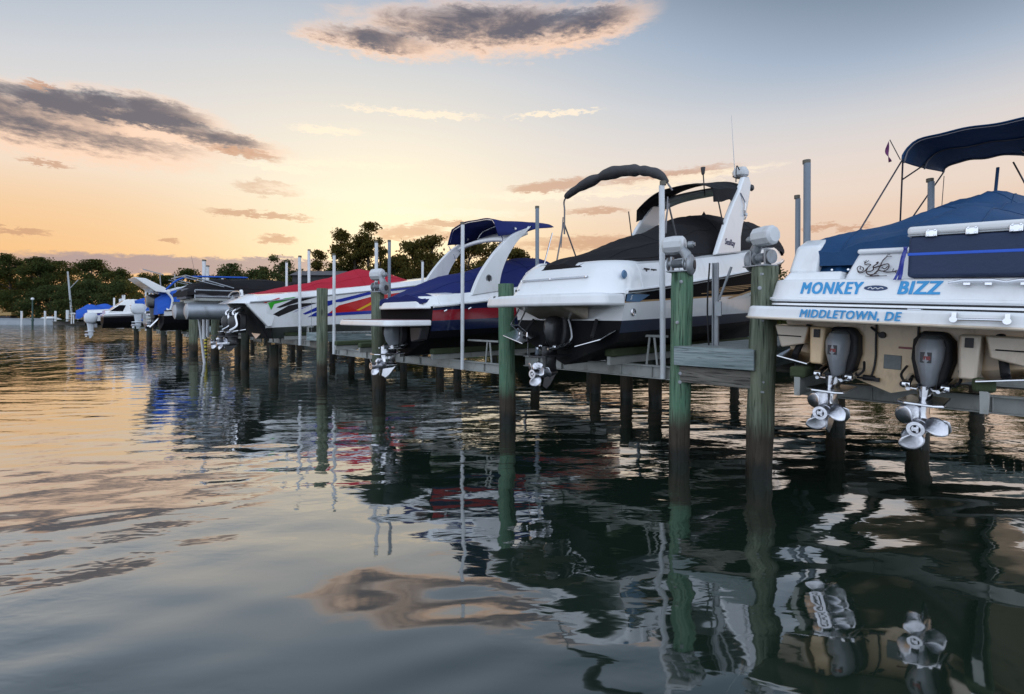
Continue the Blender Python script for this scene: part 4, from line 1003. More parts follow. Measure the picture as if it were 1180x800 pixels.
    # gecko drawing on the hatch face
    zx = lambda z: .0+(z-2.37)*.10-.034
    def G(pts, r0=.0052, cl=False, n=6):
        W_ = []
        for X, Y in pts:
            px, py = 975+X/12.31, 280+Y/12.31; W_.append((px, py))
        P_ = [(0, .36-.0079*(px-987), 2.655-.0094*(py-294)) for px, py in W_]
        return [(zx(p[2]), p[1], p[2]) for p in smooth_poly(P_, n)]
    b = MB()
    for pts, r0 in (([(208, 362), (192, 352), (205, 330), (238, 342), (240, 380), (205, 400), (168, 385), (152, 350), (178, 318), (208, 322)], .0045),
                    ([(160, 385), (190, 415), (235, 408), (268, 385), (300, 345), (345, 300)], .0055), ([(300, 345), (285, 395), (300, 430), (350, 447), (430, 425)], .0065),
                    ([(345, 300), (300, 290), (262, 300), (255, 268)], .005), ([(255, 268), (240, 245)], .0035), ([(258, 268), (275, 232)], .0035), ([(262, 275), (312, 240)], .0035),
                    ([(300, 400), (350, 395), (385, 370), (380, 330), (430, 290), (440, 265), (415, 280)], .006), ([(380, 345), (430, 335), (480, 320)], .007),
                    ([(480, 322), (490, 280), (515, 235), (555, 195)], .006), ([(555, 195), (560, 172), (592, 165)], .0035), ([(555, 195), (585, 190), (618, 195)], .0035),
                    ([(480, 322), (540, 300), (585, 300), (592, 345), (560, 385), (500, 395), (455, 375), (480, 322)], .0055), ([(500, 345), (540, 365), (580, 330)], .005),
                    ([(455, 378), (430, 405), (400, 430)], .008), ([(520, 400), (580, 412), (650, 408), (690, 402)], .006), ([(650, 408), (650, 385), (660, 362)], .0035),
                    ([(680, 402), (700, 390), (735, 392)], .0035), ([(690, 402), (735, 412)], .0035), ([(680, 408), (700, 430), (712, 458)], .004),
                    ([(275, 462), (350, 468), (450, 464), (575, 462)], .0035), ([(340, 455), (400, 462), (470, 458)], .006)):
        b.tube(G(pts), r0, 5, flat=1.0)
    b.build('gecko_decal', mat('brown_decal', (.045, .025, .025), .5), root)
    # drain, plate, small fittings under the platform
    MB().box((-.008, 0, 1.52), (.014, .15, .15)).build('id_plate', mat('grey_plate', (.19, .21, .21), .5, var=.5, vscale=30), root, bevel=.004)
    MB().box((-.008, -.10, 1.68), (.01, .11, .022)).build('warning_label', REDP, root)
    MB().lathe([(0, -.03), (.028, -.03), (.034, 0)], (-.0, -.10, 1.30), 'X', 14).build('drain_plug', RUB, root)
    MB().lathe([(0, -.05), (.03, -.05), (.036, 0)], (-.0, .10, 1.80), 'X', 14).tube([(-.03, .20, 1.88), (-.04, .10, 1.79)], .012, 6).build('ladder_bracket', RUB, root)
    MB().tube(smooth_poly([(-.02, .155, 1.92), (-.03, .15, 1.75), (-.025, .145, 1.55), (-.03, .16, 1.40), (-.05, .19, 1.33), (-.04, .30, 1.32)], 6), .010, 6).build('hose', RUB, root)
    MB().tube(smooth_poly([(-.02, -.20, 1.92), (-.03, -.20, 1.75), (-.04, -.17, 1.62), (-.06, -.19, 1.5)], 6), .010, 6).build('hose', RUB, root)
    b = MB(); b.lathe([(0, -.06), (.03, -.05), (.03, .05), (0, .06)], (-.05, .19, 1.33), 'Y', 10); b.box((-.05, .12, 1.32), (.05, .05, .04)); b.build('trim_pump', RUB, root)
    # cleats and platform grab bar
    for y_ in (-.66, -1.02):
        b = MB(); b.tube([(-.45, y_+.20, 2.335), (-.455, y_+.10, 2.352), (-.455, y_-.10, 2.352), (-.45, y_-.20, 2.335)], [.010, .018, .018, .010], 8)
        for q in (-.07, .07): b.box((-.43, y_+q, 2.34), (.06, .045, .05))
        b.build('cleat', CHROME, root)
    b = MB(); b.tube([(-.93, -.56, 2.005), (-.93, -.90, 2.01)], .012, 8)
    for y_ in (-.57, -.89): b.lathe([(0, -.025), (.026, -.025), (.026, .025), (0, .025)], (-.925, y_, 2.005), 'X', 12); b.box((-.89, y_, 2.03), (.05, .03, .07))
    b.build('ladder_bar', CHROME, root)
    MB().box((-.55, -.25, 2.082), (.10, .10, .012)).build('deck_plate', CHROME, root, bevel=.004)
    stern_drive(root, -.02, .435, 1.80, pz=.99, rot=.75, badge=True, pr=.212)
    stern_drive(root, -.02, -.335, 1.80, pz=.99, rot=.62, badge=True, pr=.220)
    # canvas
    cv = cover('canvas_cover', root, CANVB, [(.05, .97, 2.70, 2.86), (.35, 1.02, 2.86, 2.99), (1.0, 1.07, 2.97, 3.20), (2.0, 1.10, 3.10, 3.44), (3.0, 1.12, 3.24, 3.66), (4.2, 1.08, 3.42, 3.98), (4.5, 1.05, 3.46, 4.0), (5.6, .9, 3.55, 3.66), (7.2, .5, 3.5, 3.56)], skirt=.14, wr=.020, seed=3, pw=1.35, tc=.30)
    b = MB()  # apron hanging over the hatch sides, gathered in the recess
    def ap(u, v):
        y = 1.0-.76*u; top = 2.80; bot = 2.49 if u < .74 else 2.49+(u-.74)*.5
        return (.07+.25*v+.020*math.sin(u*19+v*3)+.012*math.sin(u*41), y, bot+(top-bot)*v)
    b.grid(ap, ls(0, 1, 40), ls(0, 1, 10))
    b.build('cover_apron', CANVB, cv)
    for q in (.46, .62, .78, .94): MB().lathe([(0, .006), (.012, .004), (.012, 0)], (.055, q, 2.515), 'X', 10, M=Matrix.Rotation(math.pi, 3, 'Z')).build('snap', CHROME, cv)
    # bimini
    bm = MB()
    def bim(u, v):
        t = (v-.5)*2; w = .76-.30*u; e = abs(t)
        x_ = 3.85+1.75*u; z = 4.56+.10*u+(.36-.20*u)*(1-e**8)+.012*(1-e*e)+.012*math.sin(t*9+u*5)
        return (x_, -.19*(1-.5*u)+(w+.19*(1-.5*u))*math.copysign(min(1, e*1.04), t), z)
    bm.grid(bim, ls(0, 1, 14), [0, .01, .02, .035]+ls(.05, .95, 27)+[.965, .98, .99, 1]); bt = bm.build('bimini_top', CANVB, root, solid=.012)
    def bow(u, dz=-.02, drop=0):
        pts = [bim(u, v) for v in ls(0, 1, 25)]; return [(p[0], p[1]*.985, p[2]+dz) for p in pts]
    b = MB(); fr = .013
    b.tube(bow(0.03), fr, 6); b.tube(bow(.5), fr, 6); b.tube(bow(.97), fr, 6)
    for sg in (1, -1):
        ft = (4.9, sg*.93, 3.45)
        b.tube([(3.88, sg*.75, 4.58), ft], fr, 6); b.tube([(4.72, sg*.60, 4.66), (4.05, sg*.78, 4.30)], fr, 6); b.tube([(5.58, sg*.45, 4.68), ft], fr, 6)
        b.tube([(3.86, sg*.75, 4.60), (2.35, sg*.98, 3.16)], fr, 6); b.lathe([(0, 0), (.04, .0), (.04, .04), (0, .05)], (2.35, sg*.98, 3.14), 'Z', 8)
    b.build('bimini_frame', mat('dark_tube', (.10, .10, .12), .35, metal=.8), bt)
    MB().tube([(4.9, -.30, 3.8), (5.0, -.31, 4.5)], .022, 8).build('furled_strap', CANVB, bt)
    MB().tube([(5.3, .42, 3.6), (5.6, .45, 4.6)], .006, 6).build('antenna', DARKB, root)
    return root
nb = near_boat()
# cooler strapped on the transom ledge and the flag on the bimini, both things of their own
def on(root, loc): 
    bpy.context.view_layer.update(); return root.matrix_world @ Vector(loc)
def cooler():
    p = on(nb, (-.215, -.72, 2.389)); r_ = empty('cooler', p, rot=(.045, 0, nb.rotation_euler[2]), label='long navy padded cooler with white lid and bright blue stripe on the boat transom', cat='cooler')
    MB().box((0, 0, .20), (.40, 1.14, .40)).build('body', COOLN, r_, bevel=.035, segs=3)
    MB().box((0, 0, .45), (.43, 1.17, .085)).build('lid', COOLW, r_, bevel=.032, segs=4)
    MB().box((0, 0, .405), (.415, 1.155, .012)).build('gasket', GREYSTEEL, r_)
    MB().box((0, 0, .225), (.404, 1.144, .028)).build('stripe', BLUESTRIPE, r_, bevel=.004)
    for y_ in (.40, .12, -.16, -.44):
        b = MB(); b.box((-.218, y_, .415), (.014, .085, .06)); 
        for q in (-.025, .025): b.lathe([(0, -.012), (.011, -.010), (.011, 0)], (-.222, y_+q, .445), 'X', 8); b.lathe([(0, -.012), (.011, -.01), (.011, 0)], (-.222, y_+q, .395), 'X', 8)
        b.build('hinge', CHROME, r_, bevel=.003)
    b = MB()
    for q, w in ((0, .03), (.03, .022)):
        b.grid(lambda u, v: (-.205+q*.6+.02*math.sin(u*9+q*50), .578+.035*u**1.6+v*w+q*1.3*u, .30-.30*u+.02*math.sin(u*5)), ls(0, 1, 12), [0, 1])
    b.build('strap', BLUEV, r_, solid=.004)
cooler()
def flag():
    p = on(nb, (3.86, .78, 4.60)); r_ = empty('flag', p, rz=nb.rotation_euler[2], label='small furled red and blue flag on the bimini corner', cat='flag')
    MB().tube([(0, 0, 0), (-.12, .12, .34)], .007, 6).build('staff', DARKB, r_)
    b = MB(); b.grid(lambda u, v: (-.115-.035*v+.03*math.sin(u*6), .115+.05*v*math.sin(u*4+.6)+.02, .32-.36*u-.10*v*(1-u)), ls(0, 1, 12), ls(0, 1, 6))
    b.build('cloth', mat('flag_cloth', (.12, .02, .10), .8, var=.8, vscale=12), r_, solid=.004)
flag()

# ------------------------------------------------------------------ white cruiser with the black cover
def cruiser():
    root = dock_root('cabin_cruiser', 2.85, -.3, -2, label='white cabin cruiser with black cover, raked arch and black hull band', cat='cabin cruiser')
    h = Hull(9.6, 1.20, 1.22, 1.62, 2.36, bc=.86, rise=.75, sheer=1.25, stern=.96, p=.75, pitch=.012)
    def vz(z0, k):
        def f(x):
            a = max(h.chz(x), h.keel(x)+.01); return (z0+k*x-a)/(h.shz(x)-a)
        return f
    h.build('hull', root, [BOTTOM, BLUEBOT, GEL, TANLINE, BLACKGEL, GEL], [(vz(1.76, .03), 0), (vz(1.94, .03), 1), (vz(2.20, .055), 2), (vz(2.225, .056), 3), (.985, 4), (1.0, 5)], transom=[0, 0, 0, 0, 2, 2, 2, 2], n=50)
    h.rail('rub_rail', root, GEL, .035, .006)
    h.rail('rub_strip', root, DARKB, .014, .036)
    # swept stripes and window shapes along the black band
    hull_decal(h, [(3.7, 2.33), (5.3, 2.50), (6.0, 2.66), (5.2, 2.60), (4.3, 2.47)], GEL, 'hull_graphic', root, .004)
    hull_decal(h, [(4.5, 2.43), (5.5, 2.54), (5.7, 2.60), (5.0, 2.545)], BLACKGEL, 'porthole_window', root, .009)
    for k in range(4):
        hull_decal(h, [(2.3+k*.25, 2.40+k*.045), (4.2+k*.22, 2.53+k*.05), (4.2+k*.22, 2.545+k*.05), (2.3+k*.25, 2.412+k*.045)], TANLINE, 'pinstripe', root, .005)
    hull_decal(h, [(3.5, 2.34), (4.4, 2.49), (5.2, 2.62), (6.0, 2.68), (6.0, 2.70), (5.2, 2.64), (4.35, 2.515), (3.45, 2.36)], TANLINE, 'pinstripe', root, .010)
    hull_decal(h, [(.02, 2.22), (.36, 2.22), (.62, 2.335), (.02, 2.33)], PALEBLUE, 'stern_graphic', root, .006)
    text('S', .09, GEL, 'lettering', root, lambda u, v: (.10+u, -(h.hb(.1+u, 2.25+v)+.011), 2.25+v), bold=.002, shear=.3)
    b = MB(); b.lathe([(.045, -.005), (.06, .0), (.05, .012), (.0, -.01)], (0, 0, 0), 'Y', 16); ex = b.build('exhaust_port', CHROME, root); ex.location = (.25, -(h.hb(.25, 2.07)+.004), 2.07); ex.rotation_euler = (0, 0, math.pi)
    # stern moulding: sloping aft face and walk-around
    lev = [(2.34, -.02, 0), (2.38, .0, .012), (2.44, .03, .02), (2.56, .09, .045), (2.70, .17, .08), (2.80, .25, .12), (2.855, .34, .18), (2.875, .46, .27)]
    rows = []
    for z_, dx_, ins in lev:
        w_ = 1.175-ins; rd_ = .50; row = [(1.6, w_, z_+.09*(z_-2.34)), (.8, w_, z_)]
        for k in range(10):
            t = math.pi/2*k/9; row.append((-.32+dx_+rd_-rd_*math.sin(t), w_-rd_+rd_*math.cos(t), z_))
        row += [(x_, -y_, q_) for x_, y_, q_ in row[::-1]]; rows.append(row)
    b = MB(); k = len(rows[0]); b.add([v for r in rows for v in r], [(i*k+j, i*k+j+1, (i+1)*k+j+1, (i+1)*k+j) for i in range(len(rows)-1) for j in range(k-1)], 0, True)
    b.f.append(list(range(len(b.v)-k, len(b.v)))); b.mi.append(0); b.sm.append(True); b.build('stern_moulding', GEL, root, sharp=60)
    b = MB(); side_prism(b, [(-.02, 2.60), (.10, 2.78), (.42, 2.96), (.60, 2.98), (.52, 2.70)], .96, .08); b.build('stern_fin', GEL, root, bevel=.02, segs=3)
    h.deck('deck', root, GEL, lambda x: [(0, 0), (.03, .10), (.06, .26), (.12, .40), (.22, .44)], x0=.45)
    b = MB(); b.tube([(-.235, .75, 2.60), (-.235, -.62, 2.60)], .014, 8)
    for y_ in (.75, .1, -.62): b.tube([(-.235, y_, 2.60), (-.15, y_, 2.62)], .012, 6); b.lathe([(0, 0), (.025, 0), (.025, .02)], (-.235, y_, 2.59), 'Z', 8)
    b.build('grab_rail', CHROME, root)
    b = MB()
    for y_ in (.86, .78, .68): b.box((-.262, y_, 2.44), (.02, .03, .035))
    for y_ in (.92, .80, .66): b.box((-.70, y_, 2.31), (.02, .035, .05))
    b.build('fender_socket', DARKB, root)
    text('318  SLX', .06, DARKB, 'lettering', root, lambda u, v: (-.262+.03*v, .52-u, 2.47+v), bold=.001, shear=.3) if False else None
    # platform
    slab(root, 'swim_platform', GEL, -.72, -.1, 1.24, 2.15, 2.33, rad=.22, bow=.10, taper=.03, bevel=.045)
    b = MB(); b.prism([(-.68, 2.17), (-.10, 1.96), (-.02, 1.96), (-.02, 2.17)], lambda p, q: (p, .52, q), lambda p, q: (p, -.52, q)); b.build('platform_bracket', CREAMW, root, bevel=.05, segs=3)
    # outdrive, tabs, ladder
    stern_drive(root, -.02, 0, 1.98, m=DRIVEK, pz=1.13, badge=False, pr=.20, rot=.5)
    for sg in (1, -1):
        b = MB(); b.prism([(-.02, 1.68), (-.42, 1.55), (-.42, 1.565), (-.02, 1.695)], lambda p, q: (p, sg*.55, q), lambda p, q: (p, sg*1.02, q+.12)); b.build('trim_tab', CHROME, root, bevel=.003)
        MB().tube([(-.03, sg*.66, 1.95), (-.22, sg*.72, 1.70)], .028, 8).build('trim_tab_ram', RUB, root)
    b = MB(); 
    for q in (.62, .80): b.tube([(-.25, q, 2.12), (-.42, q+.02, 1.86), (-.22, q+.02, 1.74), (-.22, q+.02, 1.66)], .014, 6)
    b.tube([(-.42, .64, 1.86), (-.42, .82, 1.86)], .014, 6); b.build('boarding_ladder', CHROME, root)
    MB().tube(smooth_poly([(-.08, -.14, 1.97), (-.12, -.22, 1.86), (-.12, -.25, 1.68), (-.14, -.20, 1.60)], 5), .014, 6).build('hose', PVC, root)
    # canvas over cockpit and windscreen
    cover('canvas_cover', root, CANVK, [(-.10, .66, 2.66, 2.84), (.10, .84, 2.80, 2.95), (.5, .95, 2.86, 3.04), (1.2, 1.0, 2.94, 3.26), (2.0, 1.02, 3.02, 3.52), (3.0, 1.02, 3.14, 3.86), (4.2, 1.0, 3.30, 4.22), (4.9, .98, 3.40, 4.36), (5.6, .95, 3.5, 4.34), (6.8, .85, 3.66, 4.44), (8.2, .65, 3.8, 4.46), (9.2, .3, 3.85, 4.1)], skirt=.10, wr=.014, seed=5, pw=1.8)
    MB().lathe([(0, .09), (.02, .05), (.05, 0)], (4.9, 0, 4.34), 'Z', 8).build('cover_pole_tip', CANVK, root)
    # raked arch
    poly = [(3.02, 3.16), (4.16, 3.30), (4.22, 3.62), (4.36, 3.90), (4.60, 4.20), (4.80, 4.55), (4.94, 4.86), (4.84, 5.0), (4.58, 4.95), (4.34, 4.66), (4.02, 4.36), (3.72, 4.04), (3.38, 3.62)]
    ar = empty('radar_arch', (0, 0, 0)); ar.parent = root
    for sg in (1, -1):
        b = MB(); side_prism(b, poly, sg*1.08, .10, lean=sg*.06, zb=3.3); b.build('arch_leg', GEL, ar, bevel=.03, segs=3)
    b = MB(); b.grid(lambda u, v: (4.48+.45*u, .97*math.copysign(abs(v)**1, v), 4.66+.12*(1-abs(v)**3)+.03*math.sin(u*3.14)), ls(0, 1, 5), ls(-1, 1, 21)); b.build('arch_beam', GEL, ar, solid=.09)
    b = MB(); b.lathe([(0, .14), (.12, .11), (.17, .02), (.16, -.06), (.10, -.10)], (4.80, -.86, 5.10), 'Z', 16); b.build('radar_dome', WHITEPL, ar)
    b = MB(); b.lathe([(0, -.05), (.05, -.04), (.075, 0), (.05, .04), (0, .05)], (4.96, -1.03, 4.78), 'Y', 12); b.build('spot_light', DARKB, ar)
    b = MB(); b.tube(smooth_poly([(4.30, -1.06, 4.55), (4.45, -1.10, 4.35), (4.42, -1.10, 4.20), (4.52, -1.1, 4.12), (4.43, -1.1, 4.02)], 5), .014, 6); b.lathe([(0, -.03), (.03, -.02), (.03, .02), (0, .03)], (4.45, -1.12, 4.12), 'Y', 8); b.build('cable_hook', CHROME, ar)
    ay = lambda z: -(1.08-.06*(z-3.3))-.056
    text('SeaRay', .17, mat('dark_blue_letter', (.008, .02, .10), .5), 'lettering', ar, lambda u, v: (3.40+u, ay(3.40+v), 3.40+v), bold=.003, shear=.35, sx=.95)
    MB().tube([(4.3, -.95, 4.9), (4.05, -.98, 6.1)], [.009, .004], 6).build('whip_antenna', PVC, root)
    b = MB(); b.tube([(4.2, -.35, 4.6), (4.1, -.36, 5.10)], .014, 6); b.lathe([(0, .14), (.05, .13), (.035, 0), (.02, -.03)], (4.1, -.36, 5.06), 'Z', 10); b.build('horn_light', DARKB, root)
    b = MB(); b.tube(smooth_poly([(4.52, -.88, 4.85), (4.50, -.90, 5.18), (4.66, -.90, 5.12)], 4), .012, 6); b.build('grab_hook', DARKB, root)
    # canvas roof hung from the arch
    def roof(u, v):
        t = (v-.5)*2; x_ = 3.15+1.75*u+.55*(1-u)*(v); w = 1.03
        z = 4.42+.28*(1-abs(t)**2.6)+.34*u-.10*math.sin(3.1*u)*(.5+.5*t)*.4-(.24 if abs(t) > .985 else 0)*(1-.3*u)+.012*math.sin(u*17+t*5)
        return (x_, w*t*(1-.04*u), z)
    b = MB(); b.grid(roof, ls(0, 1, 16), [0, .006]+ls(.012, .988, 27)+[.994, 1]); rf = b.build('canvas_roof', CANVK, root, solid=.014)
    b = MB()
    for sg in (1, -1): b.tube([(3.35, sg*1.0, 4.35), (3.55, sg*1.04, 3.75)], .014, 6); b.tube([(3.9, sg*.98, 4.45), (4.3, sg*1.02, 4.15)], .014, 6)
    b.build('roof_strut', DARKB, rf)
    # folded bimini: rolled canvas on a bow
    ctl = [(1.30, 1.12, 3.62), (1.26, 1.08, 4.05), (1.22, 1.02, 4.30), (1.2, .55, 4.46), (1.2, -.05, 4.55), (1.2, -.6, 4.48), (1.22, -1.0, 4.32), (1.3, -1.18, 4.05)]
    P = smooth_poly(ctl, 10)
    cuts = P[20:66]; rs = []
    for i in range(len(cuts)):
        t = i/(len(cuts)-1); rs.append((.045+.085*math.sin(math.pi*t)**.6)*(1+.10*math.sin(t*31)+.05*math.sin(t*70))*(1-.35*math.exp(-((t-.36)/.02)**2)-.35*math.exp(-((t-.68)/.02)**2)))
    fb = MB().tube(cuts, rs, 14, flat=.8).build('folded_bimini', CANVG, root, sub=1)
    b = MB(); b.tube(P, .016, 8)
    for sg in (1, -1):
        b.tube([(1.28, sg*1.12, 3.85), (1.05, sg*1.12, 2.98)], .015, 8); b.tube([(1.28, sg*1.12, 3.85), (1.72, sg*1.10, 3.05)], .015, 8); b.tube([(1.26, sg*1.12, 3.95), (1.20, sg*1.12, 3.35)], .011, 6)
    b.build('bimini_frame', mat('grey_tube', (.16, .16, .17), .4, metal=.7), fb)
    # lettering and lamps on the coaming
    cyv = lambda x, z: -(h.beam(x)-.075)-.006
    b = MB()
    for x_ in (.62, .82):
        b.box((x_, cyv(x_, 2.7)-.004, 2.735), (.16, .006, .022)); b.box((x_+.0, cyv(x_, 2.7)-.002, 2.71), (.035, .006, .06))
    b.box((1.25, cyv(1.25, 2.7)-.004, 2.735), (.42, .006, .018)); b.build('side_badge', DARKB, root)
    b = MB(); b.lathe([(.0, -.02), (.05, -.018), (.065, 0), (.06, .01)], (0, 0, 0), 'Y', 14); sp = b.build('speaker_lamp', PALEBLUE, root); sp.location = (.05, -1.10, 2.62)
    b = MB(); b.box((4.45, -1.16, 3.16), (.30, .02, .03)); b.box((4.33, -1.16, 3.22), (.03, .02, .12)); b.build('side_vent', GREYSTEEL, root)
    MB().lathe([(0, -.03), (.05, -.02), (.05, .02)], (4.95, -1.14, 3.22), 'Y', 10).build('side_marker', mat('amber_lens', (.7, .35, .02), .3), root)
    return root
cruiser()

# ------------------------------------------------------------------ navy and red bowrider with the sickle arch
def navy_boat():
    root = dock_root('bowrider', 6.65, -.85, -4, label='bowrider with navy cover, red hull stripe and white sickle-shaped arch', cat='bowrider')
    h = Hull(7.4, 1.17, 1.18, 1.58, 2.20, bc=.88, rise=.6, sheer=.75, stern=.93, p=.7, pitch=.03)
    def vz(z0, k):
        def f(x):
            a = max(h.chz(x), h.keel(x)+.01); return (z0+k*x-a)/(h.shz(x)-a)
        return f
    h.build('hull', root, [BLACKGEL, NAVYGEL, REDGEL, NAVYGEL], [(vz(1.72, .03), 0), (vz(1.92, .035), 1), (vz(2.12, .05), 2), (1.0, 3)], transom=[0]*6, n=44)
    h.rail('rub_rail', root, GEL, .035, .008)
    # white rounded stern cap and gunwale
    b = MB(); P = []
    for k in range(9):
        t = math.pi/2*k/8; P.append((-.18+.42-.42*math.sin(t), 1.11-.42+.42*math.cos(t)))
    P = [(.8, 1.13)]+P+[(q, -w) for q, w in P[::-1]]+[(.8, -1.13)]
    b.prism(P, lambda p, q: (p+.10 if p < .7 else p, q*.93, 2.40), lambda p, q: (p, q*1.0, 2.15)); b.build('stern_cap', GEL, root, bevel=.035, segs=3)
    h.deck('deck', root, GEL, lambda x: [(0, 0), (.05, .10), (.12, .20), (.30, .24)], x0=.15)
    hull_decal(h, [(.5, 2.245), (1.5, 2.29), (1.3, 2.262), (.6, 2.235)], NAVYGEL, 'gunwale_graphic', root, .045)
    slab(root, 'swim_platform', GEL, -.98, -.05, 1.13, 1.82, 1.935, rad=.16, bow=.03, taper=.02, bevel=.03)
    slab(root, 'platform_mat', mat('maroon_mat', (.16, .07, .075), .9, bump=.4, bscale=60), -.93, -.05, 1.07, 1.936, 1.946, rad=.15, bow=.03, taper=.0, bevel=0)
    stern_drive(root, -.02, 0, 1.84, m=DRIVEG, pz=1.02, badge=False, pr=.19, rot=.3)
    b = MB(); b.prism([(1.0, 1.8), (.55, 1.8), (.6, 1.5), (.9, 1.55)], lambda p, q: (-.2, -p, q), lambda p, q: (0, -p, q)); b.build('trim_pump', DARKB, root, bevel=.02)
    cover('canvas_cover', root, CANVN, [(-.12, .90, 2.33, 2.44), (.3, 1.0, 2.40, 2.58), (.9, 1.03, 2.50, 2.88), (1.6, 1.04, 2.56, 3.06), (2.3, 1.04, 2.66, 3.24), (3.1, 1.02, 2.78, 3.46), (3.9, .98, 2.86, 3.48), (5.0, .8, 2.92, 3.15), (6.4, .4, 2.98, 3.05)], skirt=.12, wr=.014, seed=9, pw=1.7)
    aft = [(.92, 2.44), (1.10, 2.80), (1.36, 3.16), (1.72, 3.54), (2.12, 3.84), (2.62, 4.04)]; fwd = [(2.62, 4.06), (2.45, 3.90), (2.18, 3.66), (1.92, 3.34), (1.74, 3.0), (1.66, 2.72), (1.68, 2.56)]
    A_ = [(p.x, p.z) for p in smooth_poly([(x, 0, z) for x, z in aft], 5)]; F_ = [(p.x, p.z) for p in smooth_poly([(x, 0, z) for x, z in fwd], 5)]
    ar = empty('tower_arch', (0, 0, 0)); ar.parent = root
    for sg in (1, -1):
        b = MB(); side_prism(b, A_+F_, sg*1.06, .11, lean=sg*.02, zb=2.5); b.build('arch_leg', GEL, ar, bevel=.03, segs=3)
    b = MB(); b.grid(lambda u, v: (2.0+.62*u, .95*v, 3.66+.26*u+.10*(1-abs(v)**2.5)), ls(0, 1, 5), ls(-1, 1, 21)); b.build('arch_beam', GEL, ar, solid=.08)
    yy = lambda z: -(1.06-.02*(z-2.5))-.06
    b = MB(); b.lathe([(0, 0), (.085, 0), (.085, .008)], (1.36, yy(2.80)+.004, 2.80), 'Y', 18); b.build('arch_ring', GREYSTEEL, ar)
    b = MB(); b.prism([(-.05, .05), (0, .07), (.05, .05), (.035, -.03), (0, -.07), (-.035, -.03)], lambda p, q: (1.36+p, yy(2.8)-.006, 2.80+q), lambda p, q: (1.36+p, yy(2.8)+.0, 2.80+q)); b.build('arch_emblem', DARKB, ar)
    def bim(u, v):
        t = (v-.5)*2; x_ = 1.72+1.75*u+.25*u*(1-abs(t)); z = 4.02+.17*(1-abs(t)**2.8)+.10*u-.02*math.sin(u*6)-(.30*(1-u)*max(0, abs(t)-.82)/.18)
        return (x_, .985*t*(1-.03*u), z+.03+.01*math.sin(u*13+t*7))
    b = MB(); b.grid(bim, ls(0, 1, 16), ls(0, 1, 33)); bt = b.build('bimini_top', CANVN, root, solid=.012)
    b = MB()
    for u in (.02, .5, .98): b.tube([(p[0], p[1]*.98, p[2]-.02) for p in [bim(u, v) for v in ls(.02, .98, 21)]], .012, 6)
    for sg in (1, -1): b.tube([(1.78, sg*1.02, 3.75), (1.95, sg*.98, 3.45)], .012, 6); b.tube([(3.4, sg*.98, 4.0), (3.0, sg*1.0, 2.95)], .016, 6)
    b.build('bimini_frame', CHROME, bt)
    b = MB(); b.lathe([(0, -.03), (.05, -.02), (.05, .03), (0, .04)], (2.25, -.9, 3.97), 'X', 10); b.lathe([(0, -.03), (.05, -.02), (.05, .03), (0, .04)], (2.25, .9, 3.97), 'X', 10); b.build('tower_lamp', CHROME, ar)
    MB().tube([(.2, -1.17, 2.10), (.26, -1.18, 2.13)], .02, 8).tube([(.75, -1.2, 2.15), (.82, -1.2, 2.18)], .02, 8).build('hull_fitting', CHROME, root)
    return root
nv = navy_boat(); nv.location = (*W2(7.44, -.34), 2-2*1.09); nv.scale = (1.09,)*3

